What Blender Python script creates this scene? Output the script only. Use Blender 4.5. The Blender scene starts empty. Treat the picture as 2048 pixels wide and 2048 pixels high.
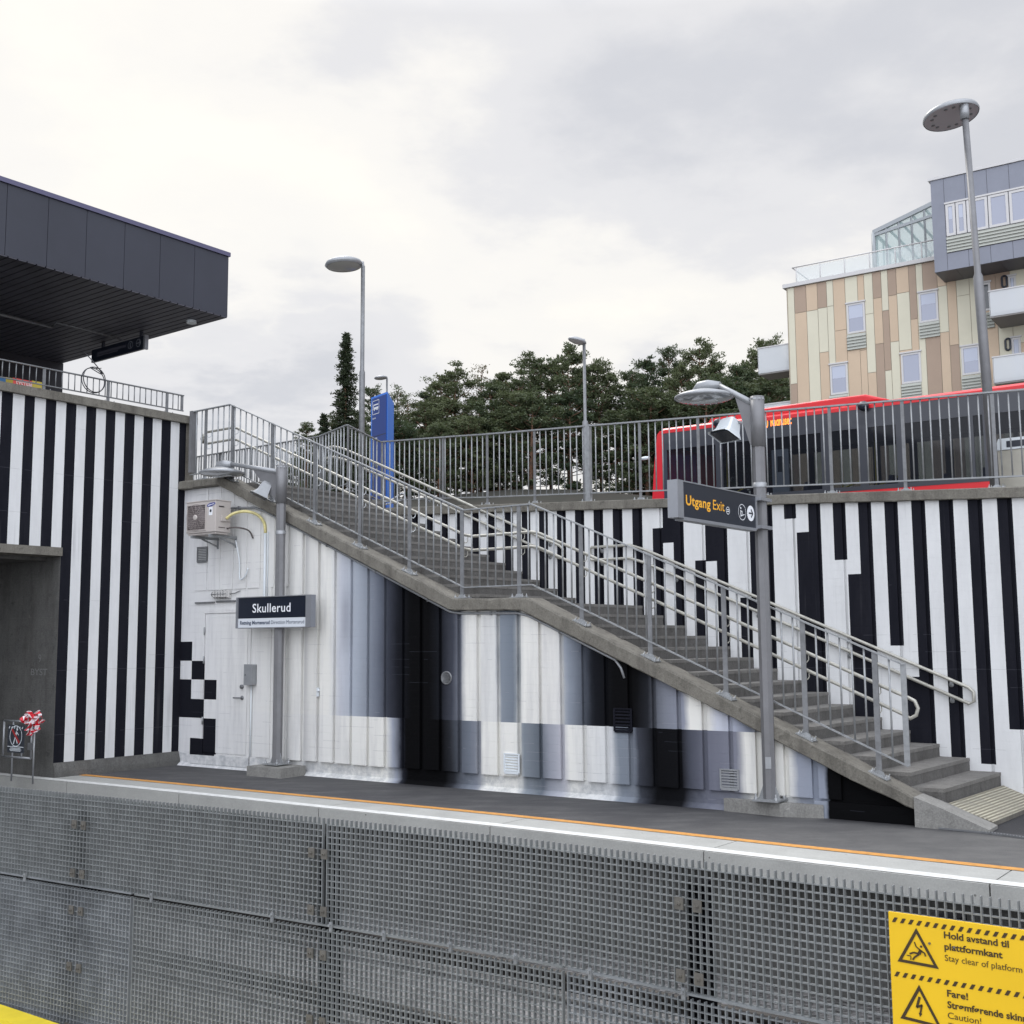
import bpy, bmesh, math, random
from mathutils import Vector, Matrix
import numpy as np
random.seed(7)
V = Vector
# ------------------------------------------------------------------ camera
FPX = 2288.0; EYE = 1.8; PITCH = math.atan(261/FPX); ROLL = .0075
_f = V((0, math.cos(PITCH), math.sin(PITCH))); _r0 = V((1, 0, 0)); _u0 = V((0, -math.sin(PITCH), math.cos(PITCH)))
_r = _r0*math.cos(ROLL)-_u0*math.sin(ROLL); _u = _u0*math.cos(ROLL)+_r0*math.sin(ROLL)
sc = bpy.context.scene
col = sc.collection
cam_d = bpy.data.cameras.new('camera'); cam = bpy.data.objects.new('camera', cam_d); col.objects.link(cam)
cam_d.sensor_width = 36; cam_d.lens = FPX/2048*36; cam_d.clip_end = 2000; cam_d.clip_start = .05
m = Matrix.Identity(4)
for i in range(3):
    m[i][0] = _r[i]; m[i][1] = _u[i]; m[i][2] = -_f[i]
m[2][3] = EYE
cam.matrix_world = m
sc.camera = cam
# ------------------------------------------------------------------ world / sun
SUN_EL, SUN_AZ = math.radians(50), math.radians(-25)      # azimuth from +Y towards +X
w = bpy.data.worlds.new('World'); sc.world = w; w.use_nodes = True
nt = w.node_tree; nt.nodes.clear()
N = nt.nodes.new; L = nt.links.new
out = N('ShaderNodeOutputWorld'); bg = N('ShaderNodeBackground'); bg.inputs['Strength'].default_value = .1
sky = N('ShaderNodeTexSky'); sky.sky_type = 'NISHITA'; sky.sun_disc = False; sky.sun_elevation = SUN_EL; sky.sun_rotation = SUN_AZ
tc = N('ShaderNodeTexCoord'); sp = N('ShaderNodeSeparateXYZ'); L(tc.outputs['Generated'], sp.inputs[0])
def M_(op, a, b=None, clamp=False):
    n = N('ShaderNodeMath'); n.operation = op; n.use_clamp = clamp
    for i, x in enumerate((a, b)):
        if x is None: continue
        if isinstance(x, (int, float)): n.inputs[i].default_value = x
        else: L(x, n.inputs[i])
    return n.outputs[0]
zz = M_('ADD', M_('ABSOLUTE', sp.outputs[2]), .16)
cx = M_('DIVIDE', sp.outputs[0], zz); cy = M_('DIVIDE', sp.outputs[1], zz)
cb = N('ShaderNodeCombineXYZ'); L(cx, cb.inputs[0]); L(cy, cb.inputs[1]); cb.inputs[2].default_value = 4.7
n1 = N('ShaderNodeTexNoise'); n1.inputs['Scale'].default_value = .85; n1.inputs['Detail'].default_value = 7; n1.inputs['Roughness'].default_value = .5; n1.inputs['Distortion'].default_value = .35
L(cb.outputs[0], n1.inputs['Vector'])
n2 = N('ShaderNodeTexNoise'); n2.inputs['Scale'].default_value = 2.7; n2.inputs['Detail'].default_value = 8; n2.inputs['Roughness'].default_value = .55
L(cb.outputs[0], n2.inputs['Vector'])
def wramp(fac, stops):
    r = N('ShaderNodeValToRGB'); r.color_ramp.interpolation = 'EASE'
    while len(r.color_ramp.elements) > 1: r.color_ramp.elements.remove(r.color_ramp.elements[0])
    r.color_ramp.elements[0].position = stops[0][0]; r.color_ramp.elements[0].color = (*stops[0][1], 1)
    for p, c in stops[1:]:
        e = r.color_ramp.elements.new(p); e.color = (*c, 1)
    L(fac, r.inputs[0]); return r.outputs[0]
# brighter veil round the hidden sun, greyer away from it
dotn = N('ShaderNodeVectorMath'); dotn.operation = 'DOT_PRODUCT'; L(tc.outputs['Generated'], dotn.inputs[0])
gd = V((-.06, .93, .30)).normalized(); dotn.inputs[1].default_value = gd
glow = M_('MULTIPLY', M_('SUBTRACT', dotn.outputs['Value'], .92), 1.1)
d2 = N('ShaderNodeVectorMath'); d2.operation = 'DOT_PRODUCT'; L(tc.outputs['Generated'], d2.inputs[0]); d2.inputs[1].default_value = V((.22, .85, .48)).normalized()
dark = M_('MULTIPLY', M_('SUBTRACT', d2.outputs['Value'], .92, True), -1.0)
d3n = N('ShaderNodeVectorMath'); d3n.operation = 'DOT_PRODUCT'; L(tc.outputs['Generated'], d3n.inputs[0]); d3n.inputs[1].default_value = V((-.235, .94, .235)).normalized()
patch = M_('MULTIPLY', M_('MULTIPLY', M_('SUBTRACT', d3n.outputs['Value'], .984, True), 62.0, True), M_('SUBTRACT', M_('MULTIPLY', n2.outputs[0], -1.1), -.50))
patch = M_('MINIMUM', patch, 0.0)
fac = M_('ADD', M_('ADD', M_('MULTIPLY', n1.outputs[0], .60), M_('MULTIPLY', n2.outputs[0], .40)), M_('ADD', M_('ADD', glow, dark), patch))
cloud = wramp(fac, [(.30, (.46, .49, .56)), (.40, (.64, .665, .73)), (.50, (.78, .795, .84)), (.58, (.93, .93, .925)), (.68, (1.0, .99, .95))])
# an overcast sky is brighter overhead than near the horizon; boosted there and behind the camera as added fill for the walls
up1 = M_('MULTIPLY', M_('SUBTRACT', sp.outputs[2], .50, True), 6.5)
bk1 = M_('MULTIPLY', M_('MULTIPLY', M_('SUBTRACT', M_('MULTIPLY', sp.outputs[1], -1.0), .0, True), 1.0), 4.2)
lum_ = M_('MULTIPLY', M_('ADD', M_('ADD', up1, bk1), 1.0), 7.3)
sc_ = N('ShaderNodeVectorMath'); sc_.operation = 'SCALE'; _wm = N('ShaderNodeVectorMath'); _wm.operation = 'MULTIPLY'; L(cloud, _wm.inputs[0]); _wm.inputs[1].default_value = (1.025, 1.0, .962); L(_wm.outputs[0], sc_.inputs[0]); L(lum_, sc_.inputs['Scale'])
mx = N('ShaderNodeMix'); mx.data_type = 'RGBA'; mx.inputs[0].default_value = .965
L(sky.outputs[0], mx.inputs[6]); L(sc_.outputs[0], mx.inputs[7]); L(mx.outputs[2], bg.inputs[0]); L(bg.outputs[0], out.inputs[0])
sl = bpy.data.lights.new('sun', 'SUN'); sl.energy = 1.0; sl.angle = math.radians(25); sl.color = (1, .96, .9)
so = bpy.data.objects.new('sun', sl); col.objects.link(so)
sd = V((math.sin(SUN_AZ)*math.cos(SUN_EL), math.cos(SUN_AZ)*math.cos(SUN_EL), math.sin(SUN_EL)))
so.rotation_euler = sd.to_track_quat('Z', 'Y').to_euler(); so.location = (0, 0, 40)
sc.view_settings.view_transform = 'Standard'; sc.view_settings.look = 'None'; sc.view_settings.gamma = 1; sc.view_settings.exposure = .5
sc.render.engine = 'CYCLES'; sc.render.resolution_x = 1024; sc.render.resolution_y = 1024
sc.cycles.transparent_max_bounces = 16

# ------------------------------------------------------------------ measuring helpers (survey of the photograph into metric planes)
C0 = V((0, 0, EYE))
def ray(x, y): return _f+_r*((x-1024)/FPX)-_u*((y-1024)/FPX)
def onz(x, y, z=0.):
    d = ray(x, y); return C0+d*((z-EYE)/d.z)
def ony(x, y, Y):
    d = ray(x, y); return C0+d*(Y/d.y)
def onv(x, y, p, d2):
    n = V((-d2[1], d2[0], 0)); d = ray(x, y); t = (V((p[0], p[1], 0))-C0).dot(n)/d.dot(n)
    q = C0+d*t; return q, (q.x-p[0])*d2[0]+(q.y-p[1])*d2[1]
def hdir(x):
    d = ray(x, 1285-.0075*(x-1024)); d.z = 0; return d.normalized()
class Frame:
    """vertical plane: s along, o outwards, z up"""
    def __init__(s, p, d, out):
        s.p = V((p[0], p[1], 0)); s.d = V((d[0], d[1], 0)).normalized(); s.n = V((out[0], out[1], 0)).normalized()
    def __call__(s, a, o, z): return s.p+s.d*a+s.n*o+V((0, 0, z))
    def px(s, x, y, o=0.):
        q = s.p+s.n*o; r, a = onv(x, y, q, s.d); return a, r.z
UP = V((0, 0, 1))
c1 = onz(356, 1529); e1 = onz(1832, 1650); dA = (e1-c1).normalized()
W1 = Frame(c1, dA, (dA.y, -dA.x))                  # stair wall
W2 = Frame(onz(2007.7, 1570, .2), (.791, -.612), (-.612, -.791))   # upper retaining wall
d3 = -hdir(2750); W3 = Frame(c1, d3, (.8, -.6))    # left striped wall
W3.n = V((-d3.y, d3.x, 0)); W3.n = W3.n if W3.n.dot(V((1, -1, 0))) > 0 else -W3.n

# ------------------------------------------------------------------ materials
MATS = {}
def newmat(name):
    mt = bpy.data.materials.new(name); mt.use_nodes = True; return mt, mt.node_tree
def pbsdf(t): return t.nodes['Principled BSDF']
def simple(name, c, rough=.6, metal=0., noise=.0, nscale=6., bump=0., bscale=40., spec=.5, emis=None, c2=None, coat=0):
    if name in MATS: return MATS[name]
    mt, t = newmat(name); b = pbsdf(t)
    b.inputs['Roughness'].default_value = rough; b.inputs['Metallic'].default_value = metal
    b.inputs['Specular IOR Level'].default_value = spec
    if coat: b.inputs['Coat Weight'].default_value = coat
    if noise or c2:
        g = t.nodes.new('ShaderNodeNewGeometry'); n = t.nodes.new('ShaderNodeTexNoise'); n.inputs['Scale'].default_value = nscale; n.inputs['Detail'].default_value = 6; n.inputs['Roughness'].default_value = .65
        t.links.new(g.outputs['Position'], n.inputs['Vector'])
        r = t.nodes.new('ShaderNodeValToRGB'); r.color_ramp.elements[0].position = .3; r.color_ramp.elements[1].position = .7
        a = c2 if c2 else tuple(x*(1-noise) for x in c); bb = c if c2 else tuple(min(1, x*(1+noise)) for x in c)
        r.color_ramp.elements[0].color = (*a, 1); r.color_ramp.elements[1].color = (*bb, 1)
        t.links.new(n.outputs[0], r.inputs[0]); t.links.new(r.outputs[0], b.inputs['Base Color'])
    else: b.inputs['Base Color'].default_value = (*c, 1)
    if bump:
        g = t.nodes.new('ShaderNodeNewGeometry'); n = t.nodes.new('ShaderNodeTexNoise'); n.inputs['Scale'].default_value = bscale; n.inputs['Detail'].default_value = 5
        t.links.new(g.outputs['Position'], n.inputs['Vector'])
        bp = t.nodes.new('ShaderNodeBump'); bp.inputs['Strength'].default_value = bump; bp.inputs['Distance'].default_value = .01
        t.links.new(n.outputs[0], bp.inputs['Height']); t.links.new(bp.outputs[0], b.inputs['Normal'])
    if emis:
        b.inputs['Emission Color'].default_value = (*emis[0], 1); b.inputs['Emission Strength'].default_value = emis[1]
    MATS[name] = mt; return mt
class NB:
    """small node builder"""
    def __init__(s, t): s.t = t
    def n(s, ty, **k):
        x = s.t.nodes.new(ty)
        for a, b in k.items(): setattr(x, a, b)
        return x
    def l(s, a, b): s.t.links.new(a, b)
    def math(s, op, a, b=None, clamp=False):
        x = s.n('ShaderNodeMath'); x.operation = op; x.use_clamp = clamp
        for i, v in enumerate((a, b)):
            if v is None: continue
            if isinstance(v, (int, float)): x.inputs[i].default_value = v
            else: s.l(v, x.inputs[i])
        return x.outputs[0]
    def noise(s, vec, scale, detail=5, rough=.6, dist=0):
        x = s.n('ShaderNodeTexNoise'); x.inputs['Scale'].default_value = scale; x.inputs['Detail'].default_value = detail; x.inputs['Roughness'].default_value = rough; x.inputs['Distortion'].default_value = dist
        s.l(vec, x.inputs['Vector']); return x.outputs[0]
    def ramp(s, fac, stops, interp='LINEAR'):
        r = s.n('ShaderNodeValToRGB'); r.color_ramp.interpolation = interp
        while len(r.color_ramp.elements) > 1: r.color_ramp.elements.remove(r.color_ramp.elements[0])
        e = r.color_ramp.elements[0]; e.position = stops[0][0]; e.color = (*stops[0][1], 1)
        for p, c in stops[1:]:
            e = r.color_ramp.elements.new(min(1, max(0, p))); e.color = (*c, 1)
        s.l(fac, r.inputs[0]); return r.outputs[0]
    def mix(s, f, a, b, blend='MIX'):
        x = s.n('ShaderNodeMix'); x.data_type = 'RGBA'; x.blend_type = blend
        for i, v in ((0, f), (6, a), (7, b)):
            if isinstance(v, (int, float)): x.inputs[i].default_value = v
            elif isinstance(v, tuple): x.inputs[i].default_value = (*v, 1)
            else: s.l(v, x.inputs[i])
        return x.outputs[2]
    def scalev(s, vec, sx, sy, sz):
        x = s.n('ShaderNodeVectorMath'); x.operation = 'MULTIPLY'; s.l(vec, x.inputs[0]); x.inputs[1].default_value = (sx, sy, sz); return x.outputs[0]
    def dot(s, vec, v):
        x = s.n('ShaderNodeVectorMath'); x.operation = 'DOT_PRODUCT'; s.l(vec, x.inputs[0]); x.inputs[1].default_value = v; return x.outputs['Value']
def concrete(name, c, c2, stain=(.05, .045, .04), stain_amt=.35, streak=True, bump=.5, lines=0.):
    mt, t = newmat(name); nb = NB(t); b = pbsdf(t); b.inputs['Roughness'].default_value = .85; b.inputs['Specular IOR Level'].default_value = .3
    pos = nb.n('ShaderNodeNewGeometry').outputs['Position']
    base = nb.ramp(nb.noise(pos, 3.2, 8, .62), [(.3, c2), (.7, c)])
    fine = nb.noise(pos, 55, 4, .7)
    base = nb.mix(.42, base, nb.ramp(fine, [(.3, tuple(x*.45 for x in c)), (.7, tuple(min(1, x*1.35) for x in c))]))
    base = nb.mix(nb.math('MULTIPLY', nb.ramp(nb.noise(pos, 9, 7, .75, .6), [(.56, (0, 0, 0)), (.66, (1, 1, 1))]), .45), base, tuple(x*.42 for x in c2))
    base = nb.mix(nb.math('MULTIPLY', nb.ramp(nb.noise(nb.scalev(pos, 1, 1, 1), 6.3, 7, .8, .3), [(.60, (0, 0, 0)), (.68, (1, 1, 1))]), .5), base, tuple(min(1, x*1.5) for x in c))
    if streak:
        st = nb.noise(nb.scalev(pos, 5.5, 5.5, .8), 1.0, 6, .7)
        f = nb.math('MULTIPLY', nb.ramp(st, [(.48, (0, 0, 0)), (.68, (1, 1, 1))]), stain_amt)
        base = nb.mix(f, base, stain)
    nb.l(base, b.inputs['Base Color'])
    h = nb.math('ADD', nb.math('MULTIPLY', fine, .5), nb.noise(pos, 9, 5))
    if lines:
        sp = nb.n('ShaderNodeSeparateXYZ'); nb.l(pos, sp.inputs[0])
        fr = nb.math('FRACT', nb.math('MULTIPLY', sp.outputs[2], 1/lines))
        ln = nb.math('LESS_THAN', fr, .05); h = nb.math('SUBTRACT', h, nb.math('MULTIPLY', ln, .8))
    bp = nb.n('ShaderNodeBump'); bp.inputs['Strength'].default_value = bump; bp.inputs['Distance'].default_value = .012
    nb.l(h, bp.inputs['Height']); nb.l(bp.outputs[0], b.inputs['Normal']); MATS[name] = mt; return mt
def painted(name, c, dirt=.14, tint=None):
    """paint on board-marked concrete"""
    mt, t = newmat(name); nb = NB(t); b = pbsdf(t); b.inputs['Roughness'].default_value = .75; b.inputs['Specular IOR Level'].default_value = .12
    pos = nb.n('ShaderNodeNewGeometry').outputs['Position']
    tint = tint or tuple(x*.72 for x in c)
    base = nb.mix(nb.math('MULTIPLY', nb.ramp(nb.noise(nb.scalev(pos, 3, 3, .7), 1.6, 7, .7), [(.4, (0, 0, 0)), (.75, (1, 1, 1))]), dirt*2), c, tint)
    dr_ = nb.math('MULTIPLY', nb.ramp(nb.noise(nb.scalev(pos, 11, 11, .28), 1.0, 5, .65), [(.57, (0, 0, 0)), (.68, (1, 1, 1))]), nb.ramp(nb.noise(pos, .7, 3), [(.45, (0, 0, 0)), (.6, (1, 1, 1))]))
    base = nb.mix(nb.math('MULTIPLY', dr_, .42), base, tuple(x*.5 for x in c) if c[0] > .2 else (.05, .05, .055))
    sp = nb.n('ShaderNodeSeparateXYZ'); nb.l(pos, sp.inputs[0])
    wob = nb.math('MULTIPLY', nb.noise(nb.scalev(pos, .5, .5, 3), 1, 2), .02)
    zl = nb.math('MULTIPLY', nb.math('ADD', sp.outputs[2], wob), 1/.098)
    fr = nb.math('FRACT', zl); fl = nb.n('ShaderNodeTexWhiteNoise'); fl.noise_dimensions = '1D'; nb.l(nb.math('FLOOR', zl), fl.inputs['W'])
    strong = nb.math('GREATER_THAN', nb.math('ADD', fl.outputs['Value'], nb.math('MULTIPLY', nb.noise(pos, 1.7, 3), .9)), 1.33)
    ln = nb.math('MULTIPLY', nb.math('LESS_THAN', fr, .07), strong)
    base = nb.mix(nb.math('MULTIPLY', ln, .26), base, tuple(x*.35 for x in c) if c[0] > .2 else (.10, .10, .12))
    nb.l(base, b.inputs['Base Color'])
    h = nb.math('SUBTRACT', nb.math('ADD', nb.math('MULTIPLY', nb.noise(pos, 45, 4, .7), .35), nb.math('MULTIPLY', fl.outputs['Value'], .35)), nb.math('MULTIPLY', nb.math('LESS_THAN', fr, .06), .5))
    bp = nb.n('ShaderNodeBump'); bp.inputs['Strength'].default_value = .5; bp.inputs['Distance'].default_value = .006
    nb.l(h, bp.inputs['Height']); nb.l(bp.outputs[0], b.inputs['Normal']); MATS[name] = mt; return mt

WHITE = (.665, .67, .665); BLACK = (.0075, .008, .0125)
m_white = painted('white_paint', WHITE, .24); m_black = painted('black_paint', BLACK, .3, (.018, .018, .024))
m_conc = concrete('concrete', (.20, .188, .16), (.10, .093, .078), stain_amt=.5); m_conc_l = concrete('concrete_light', (.27, .265, .245), (.18, .176, .165), stain_amt=.25)
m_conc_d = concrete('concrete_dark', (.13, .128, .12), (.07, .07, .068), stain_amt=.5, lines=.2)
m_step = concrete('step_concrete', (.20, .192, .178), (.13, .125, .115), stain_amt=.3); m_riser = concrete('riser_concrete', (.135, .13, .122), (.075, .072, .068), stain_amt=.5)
m_galv = simple('galvanised_steel', (.29, .30, .305), .5, .4, .2, 14)
m_galv_d = simple('galvanised_dark', (.19, .195, .20), .5, .4, .2, 14)
m_gpost = simple('galvanised_post', (.20, .205, .21), .5, .35, .2, 12); m_post = simple('grey_painted_steel', (.17, .17, .175), .45, .2, .12, 5)
m_lamp = simple('lamp_grey', (.30, .31, .32), .35, .3, .08, 6)
m_hand = simple('handrail_tube', (.39, .38, .335), .38, .25, .2, 9)
m_anth = simple('anthracite_panel', (.035, .038, .052), .42, .0, .12, .8, .05, 4)
m_soffit = simple('soffit_board', (.055, .055, .07), .5, 0, .3, 2)
m_signblk = simple('sign_black', (.013, .017, .028), .3); m_signframe = simple('sign_aluminium', (.30, .31, .33), .4, .5, .05)
m_ltr = simple('letter_white', (.78, .80, .82), .5); m_ltro = simple('letter_orange', (.86, .42, .03), .5); m_ltrb = simple('letter_black', (.02, .02, .025), .5)
m_yel = simple('sign_yellow', (.80, .50, .012), .4, 0, .04, 3); m_ltrg = simple('letter_darkbrown', (.05, .03, .01), .5)
m_plwhite = simple('white_plastic', (.66, .70, .72), .35)
m_dkglass = simple('dark_glass', (.03, .035, .045), .08, 0, spec=.6)
m_lampglass = simple('lamp_glass', (.38, .40, .42), .12, .3, spec=.8)

# ------------------------------------------------------------------ mesh builder
class MB:
    def __init__(s): s.v = []; s.f = []; s.m = []; s.smooth = []
    def add(s, vs, fs, mi=0, smooth=False):
        b = len(s.v); s.v += [V(q) for q in vs]
        for f in fs: s.f.append([b+i for i in f]); s.m.append(mi); s.smooth.append(smooth)
        return s
    def quad(s, a, b, c, d, mi=0): return s.add([a, b, c, d], [(0, 1, 2, 3)], mi)
    def box(s, o, x, y, z, mi=0):
        o, x, y, z = V(o), V(x), V(y), V(z)
        vs = [o, o+x, o+x+y, o+y, o+z, o+x+z, o+x+y+z, o+y+z]
        return s.add(vs, [(0, 3, 2, 1), (4, 5, 6, 7), (0, 1, 5, 4), (1, 2, 6, 5), (2, 3, 7, 6), (3, 0, 4, 7)], mi)
    def fbox(s, F, s0, s1, o0, o1, z0, z1, mi=0, g=0.):
        """box in a frame; g = grade so that z shifts by g per metre along s"""
        vs = [F(a, o, z+g*a) for z in (z0, z1) for a, o in ((s0, o0), (s1, o0), (s1, o1), (s0, o1))]
        return s.add(vs, [(0, 3, 2, 1), (4, 5, 6, 7), (0, 1, 5, 4), (1, 2, 6, 5), (2, 3, 7, 6), (3, 0, 4, 7)], mi)
    def prism(s, pts, vec, mi=0):
        n = len(pts); vec = V(vec); p = [V(q) for q in pts]
        fs = [tuple(range(n)), tuple(range(2*n-1, n-1, -1))]+[(i, (i+1) % n, n+(i+1) % n, n+i) for i in range(n)]
        return s.add(p+[q+vec for q in p], fs, mi)
    def bar(s, a, b, w, h, up=UP, mi=0):
        a, b = V(a), V(b); d = (b-a).normalized(); x = d.cross(up).normalized(); y = x.cross(d).normalized()
        return s.box(a-x*w/2-y*h/2, x*w, y*h, b-a, mi)
    def tube(s, path, r, n=8, mi=0, closed=False, cap=True):
        P = [V(p) for p in path]; rr = r if isinstance(r, (list, tuple)) else [r]*len(P)
        base = len(s.v); prev = None; k = len(P)
        for i, p in enumerate(P):
            if closed: d = (P[(i+1) % k]-P[i-1]).normalized()
            else: d = (P[min(i+1, k-1)]-P[max(i-1, 0)]).normalized()
            if prev is None:
                x = d.orthogonal().normalized()
            else: x = (prev-d*prev.dot(d)); x = x.normalized() if x.length > 1e-6 else d.orthogonal().normalized()
            prev = x; y = d.cross(x)
            for j in range(n):
                a = 2*math.pi*j/n; s.v.append(p+(x*math.cos(a)+y*math.sin(a))*rr[i])
        for i in range(k if closed else k-1):
            for j in range(n):
                a = base+i*n; b = base+((i+1) % k)*n
                s.f.append([a+j, a+(j+1) % n, b+(j+1) % n, b+j]); s.m.append(mi); s.smooth.append(True)
        if cap and not closed:
            s.f.append([base+j for j in range(n)][::-1]); s.m.append(mi); s.smooth.append(False)
            s.f.append([base+(k-1)*n+j for j in range(n)]); s.m.append(mi); s.smooth.append(False)
        return s
    def lathe(s, prof, c, ax=UP, n=24, mi=0, sx=1., smooth=True):
        """prof: (radius, height) about axis ax at c"""
        ax = V(ax).normalized(); x = ax.orthogonal().normalized(); y = ax.cross(x); c = V(c); base = len(s.v)
        for r, h in prof:
            for j in range(n):
                a = 2*math.pi*j/n; s.v.append(c+ax*h+(x*math.cos(a)*sx+y*math.sin(a))*max(r, 1e-4))
        for i in range(len(prof)-1):
            for j in range(n):
                s.f.append([base+i*n+j, base+i*n+(j+1) % n, base+(i+1)*n+(j+1) % n, base+(i+1)*n+j]); s.m.append(mi); s.smooth.append(smooth)
        return s
    def build(s, name, mats, parent=None, label=None, recalc=True):
        me = bpy.data.meshes.new(name); off = parent_world(parent)
        me.from_pydata([tuple(q-off) for q in s.v], [], s.f)
        if not isinstance(mats, (list, tuple)): mats = [mats]
        for q in mats: me.materials.append(q)
        me.polygons.foreach_set('material_index', s.m); me.polygons.foreach_set('use_smooth', s.smooth)
        if recalc:
            bm = bmesh.new(); bm.from_mesh(me); bmesh.ops.recalc_face_normals(bm, faces=bm.faces); bm.to_mesh(me); bm.free()
        me.update()
        o = bpy.data.objects.new(name, me); col.objects.link(o)
        if parent: o.parent = parent
        if label: o['label'] = label
        return o
def parent_world(p):
    q = V((0, 0, 0))
    while p is not None: q = q+V(p.location); p = p.parent
    return q
def thing(name, label, cat, loc, group=None):
    o = bpy.data.objects.new(name, None); col.objects.link(o); o.location = loc; o.empty_display_size = .2
    o['label'] = label; o['category'] = cat
    if group: o['group'] = group
    return o
def tag(o, label, cat, group=None):
    o['label'] = label; o['category'] = cat
    if group: o['group'] = group
    return o
def struct(o, label=None):
    o['kind'] = 'structure'
    if label: o['label'] = label
    return o
def dup(o, loc, parent=None):
    c = o.copy(); col.objects.link(c); c.parent = parent; c.location = loc; return c
def arc(c, x, y, r, a0, a1, n=8): return [V(c)+V(x)*r*math.cos(a0+(a1-a0)*i/n)+V(y)*r*math.sin(a0+(a1-a0)*i/n) for i in range(n+1)]
def text_verts(body, size, bold=0., spacing=1.):
    cu = bpy.data.curves.new('t', 'FONT'); cu.body = body; cu.size = size; cu.offset = bold; cu.space_character = spacing; cu.resolution_u = 3; cu.fill_mode = 'FRONT'
    ob = bpy.data.objects.new('t', cu); col.objects.link(ob); dg = bpy.context.evaluated_depsgraph_get(); dg.update()
    me = bpy.data.meshes.new_from_object(ob.evaluated_get(dg)); vs = [v.co.copy() for v in me.vertices]; fs = [tuple(p.vertices) for p in me.polygons]
    bpy.data.objects.remove(ob); bpy.data.meshes.remove(me); bpy.data.curves.remove(cu); return vs, fs
def put_text(mb, body, o, x, y, width=None, size=.1, bold=0., squash=1., mi=0, spacing=1.):
    """letters lying in the plane x,y from origin o (left baseline); width fits the line"""
    vs, fs = text_verts(body, size, bold, spacing)
    if not vs: return
    x0 = min(v.x for v in vs); x1 = max(v.x for v in vs); k = (width/(x1-x0)) if width else squash
    x, y = V(x).normalized(), V(y).normalized(); mb.add([V(o)+x*((v.x-x0)*k)+y*v.y for v in vs], fs, mi)

# ------------------------------------------------------------------ ground
def wob(a, k=.5): return a+random.uniform(-k, k)
edge_px = [(0, 1552), (256, 1577), (512, 1603.5), (1024, 1658.5), (1536, 1719), (2048, 1778)]
ora_px = [(87, 1543), (512, 1583), (1024, 1632), (1536, 1687), (2048, 1741)]
edge = [onz(*q) for q in edge_px]; ora = [onz(*q) for q in ora_px]
def ext(L_, a, b):
    return [L_[0]+(L_[0]-L_[1]).normalized()*a]+L_+[L_[-1]+(L_[-1]-L_[-2]).normalized()*b]
edge = ext(edge, 22, 14)
ora[0] = onz(87, 1543); ora = ext(ora, 22, 14)
def smoothpath(P, n=6):
    out = []
    for i in range(len(P)-1):
        p0 = P[max(i-1, 0)]; p1 = P[i]; p2 = P[i+1]; p3 = P[min(i+2, len(P)-1)]
        for k in range(n):
            t = k/n; out.append(.5*((2*p1)+(p2-p0)*t+(2*p0-5*p1+4*p2-p3)*t*t+(3*p1-p0-3*p2+p3)*t**3))
    out.append(P[-1]); return out
edge_s = smoothpath(edge); ora_s = smoothpath(ora)
def offs(P, d):
    """offset a plan polyline to the far side (+Y-ish)"""
    o = []
    for i, p in enumerate(P):
        t = (P[min(i+1, len(P)-1)]-P[max(i-1, 0)]).normalized(); n = V((-t.y, t.x, 0)); n = n if n.y > 0 else -n
        o.append(p+n*d)
    return o
def ribbon(mb, A, B, z, mi=0):
    n = min(len(A), len(B))
    for i in range(n-1):
        mb.quad(V((A[i].x, A[i].y, z)), V((A[i+1].x, A[i+1].y, z)), V((B[i+1].x, B[i+1].y, z)), V((B[i].x, B[i].y, z)), mi)
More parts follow.
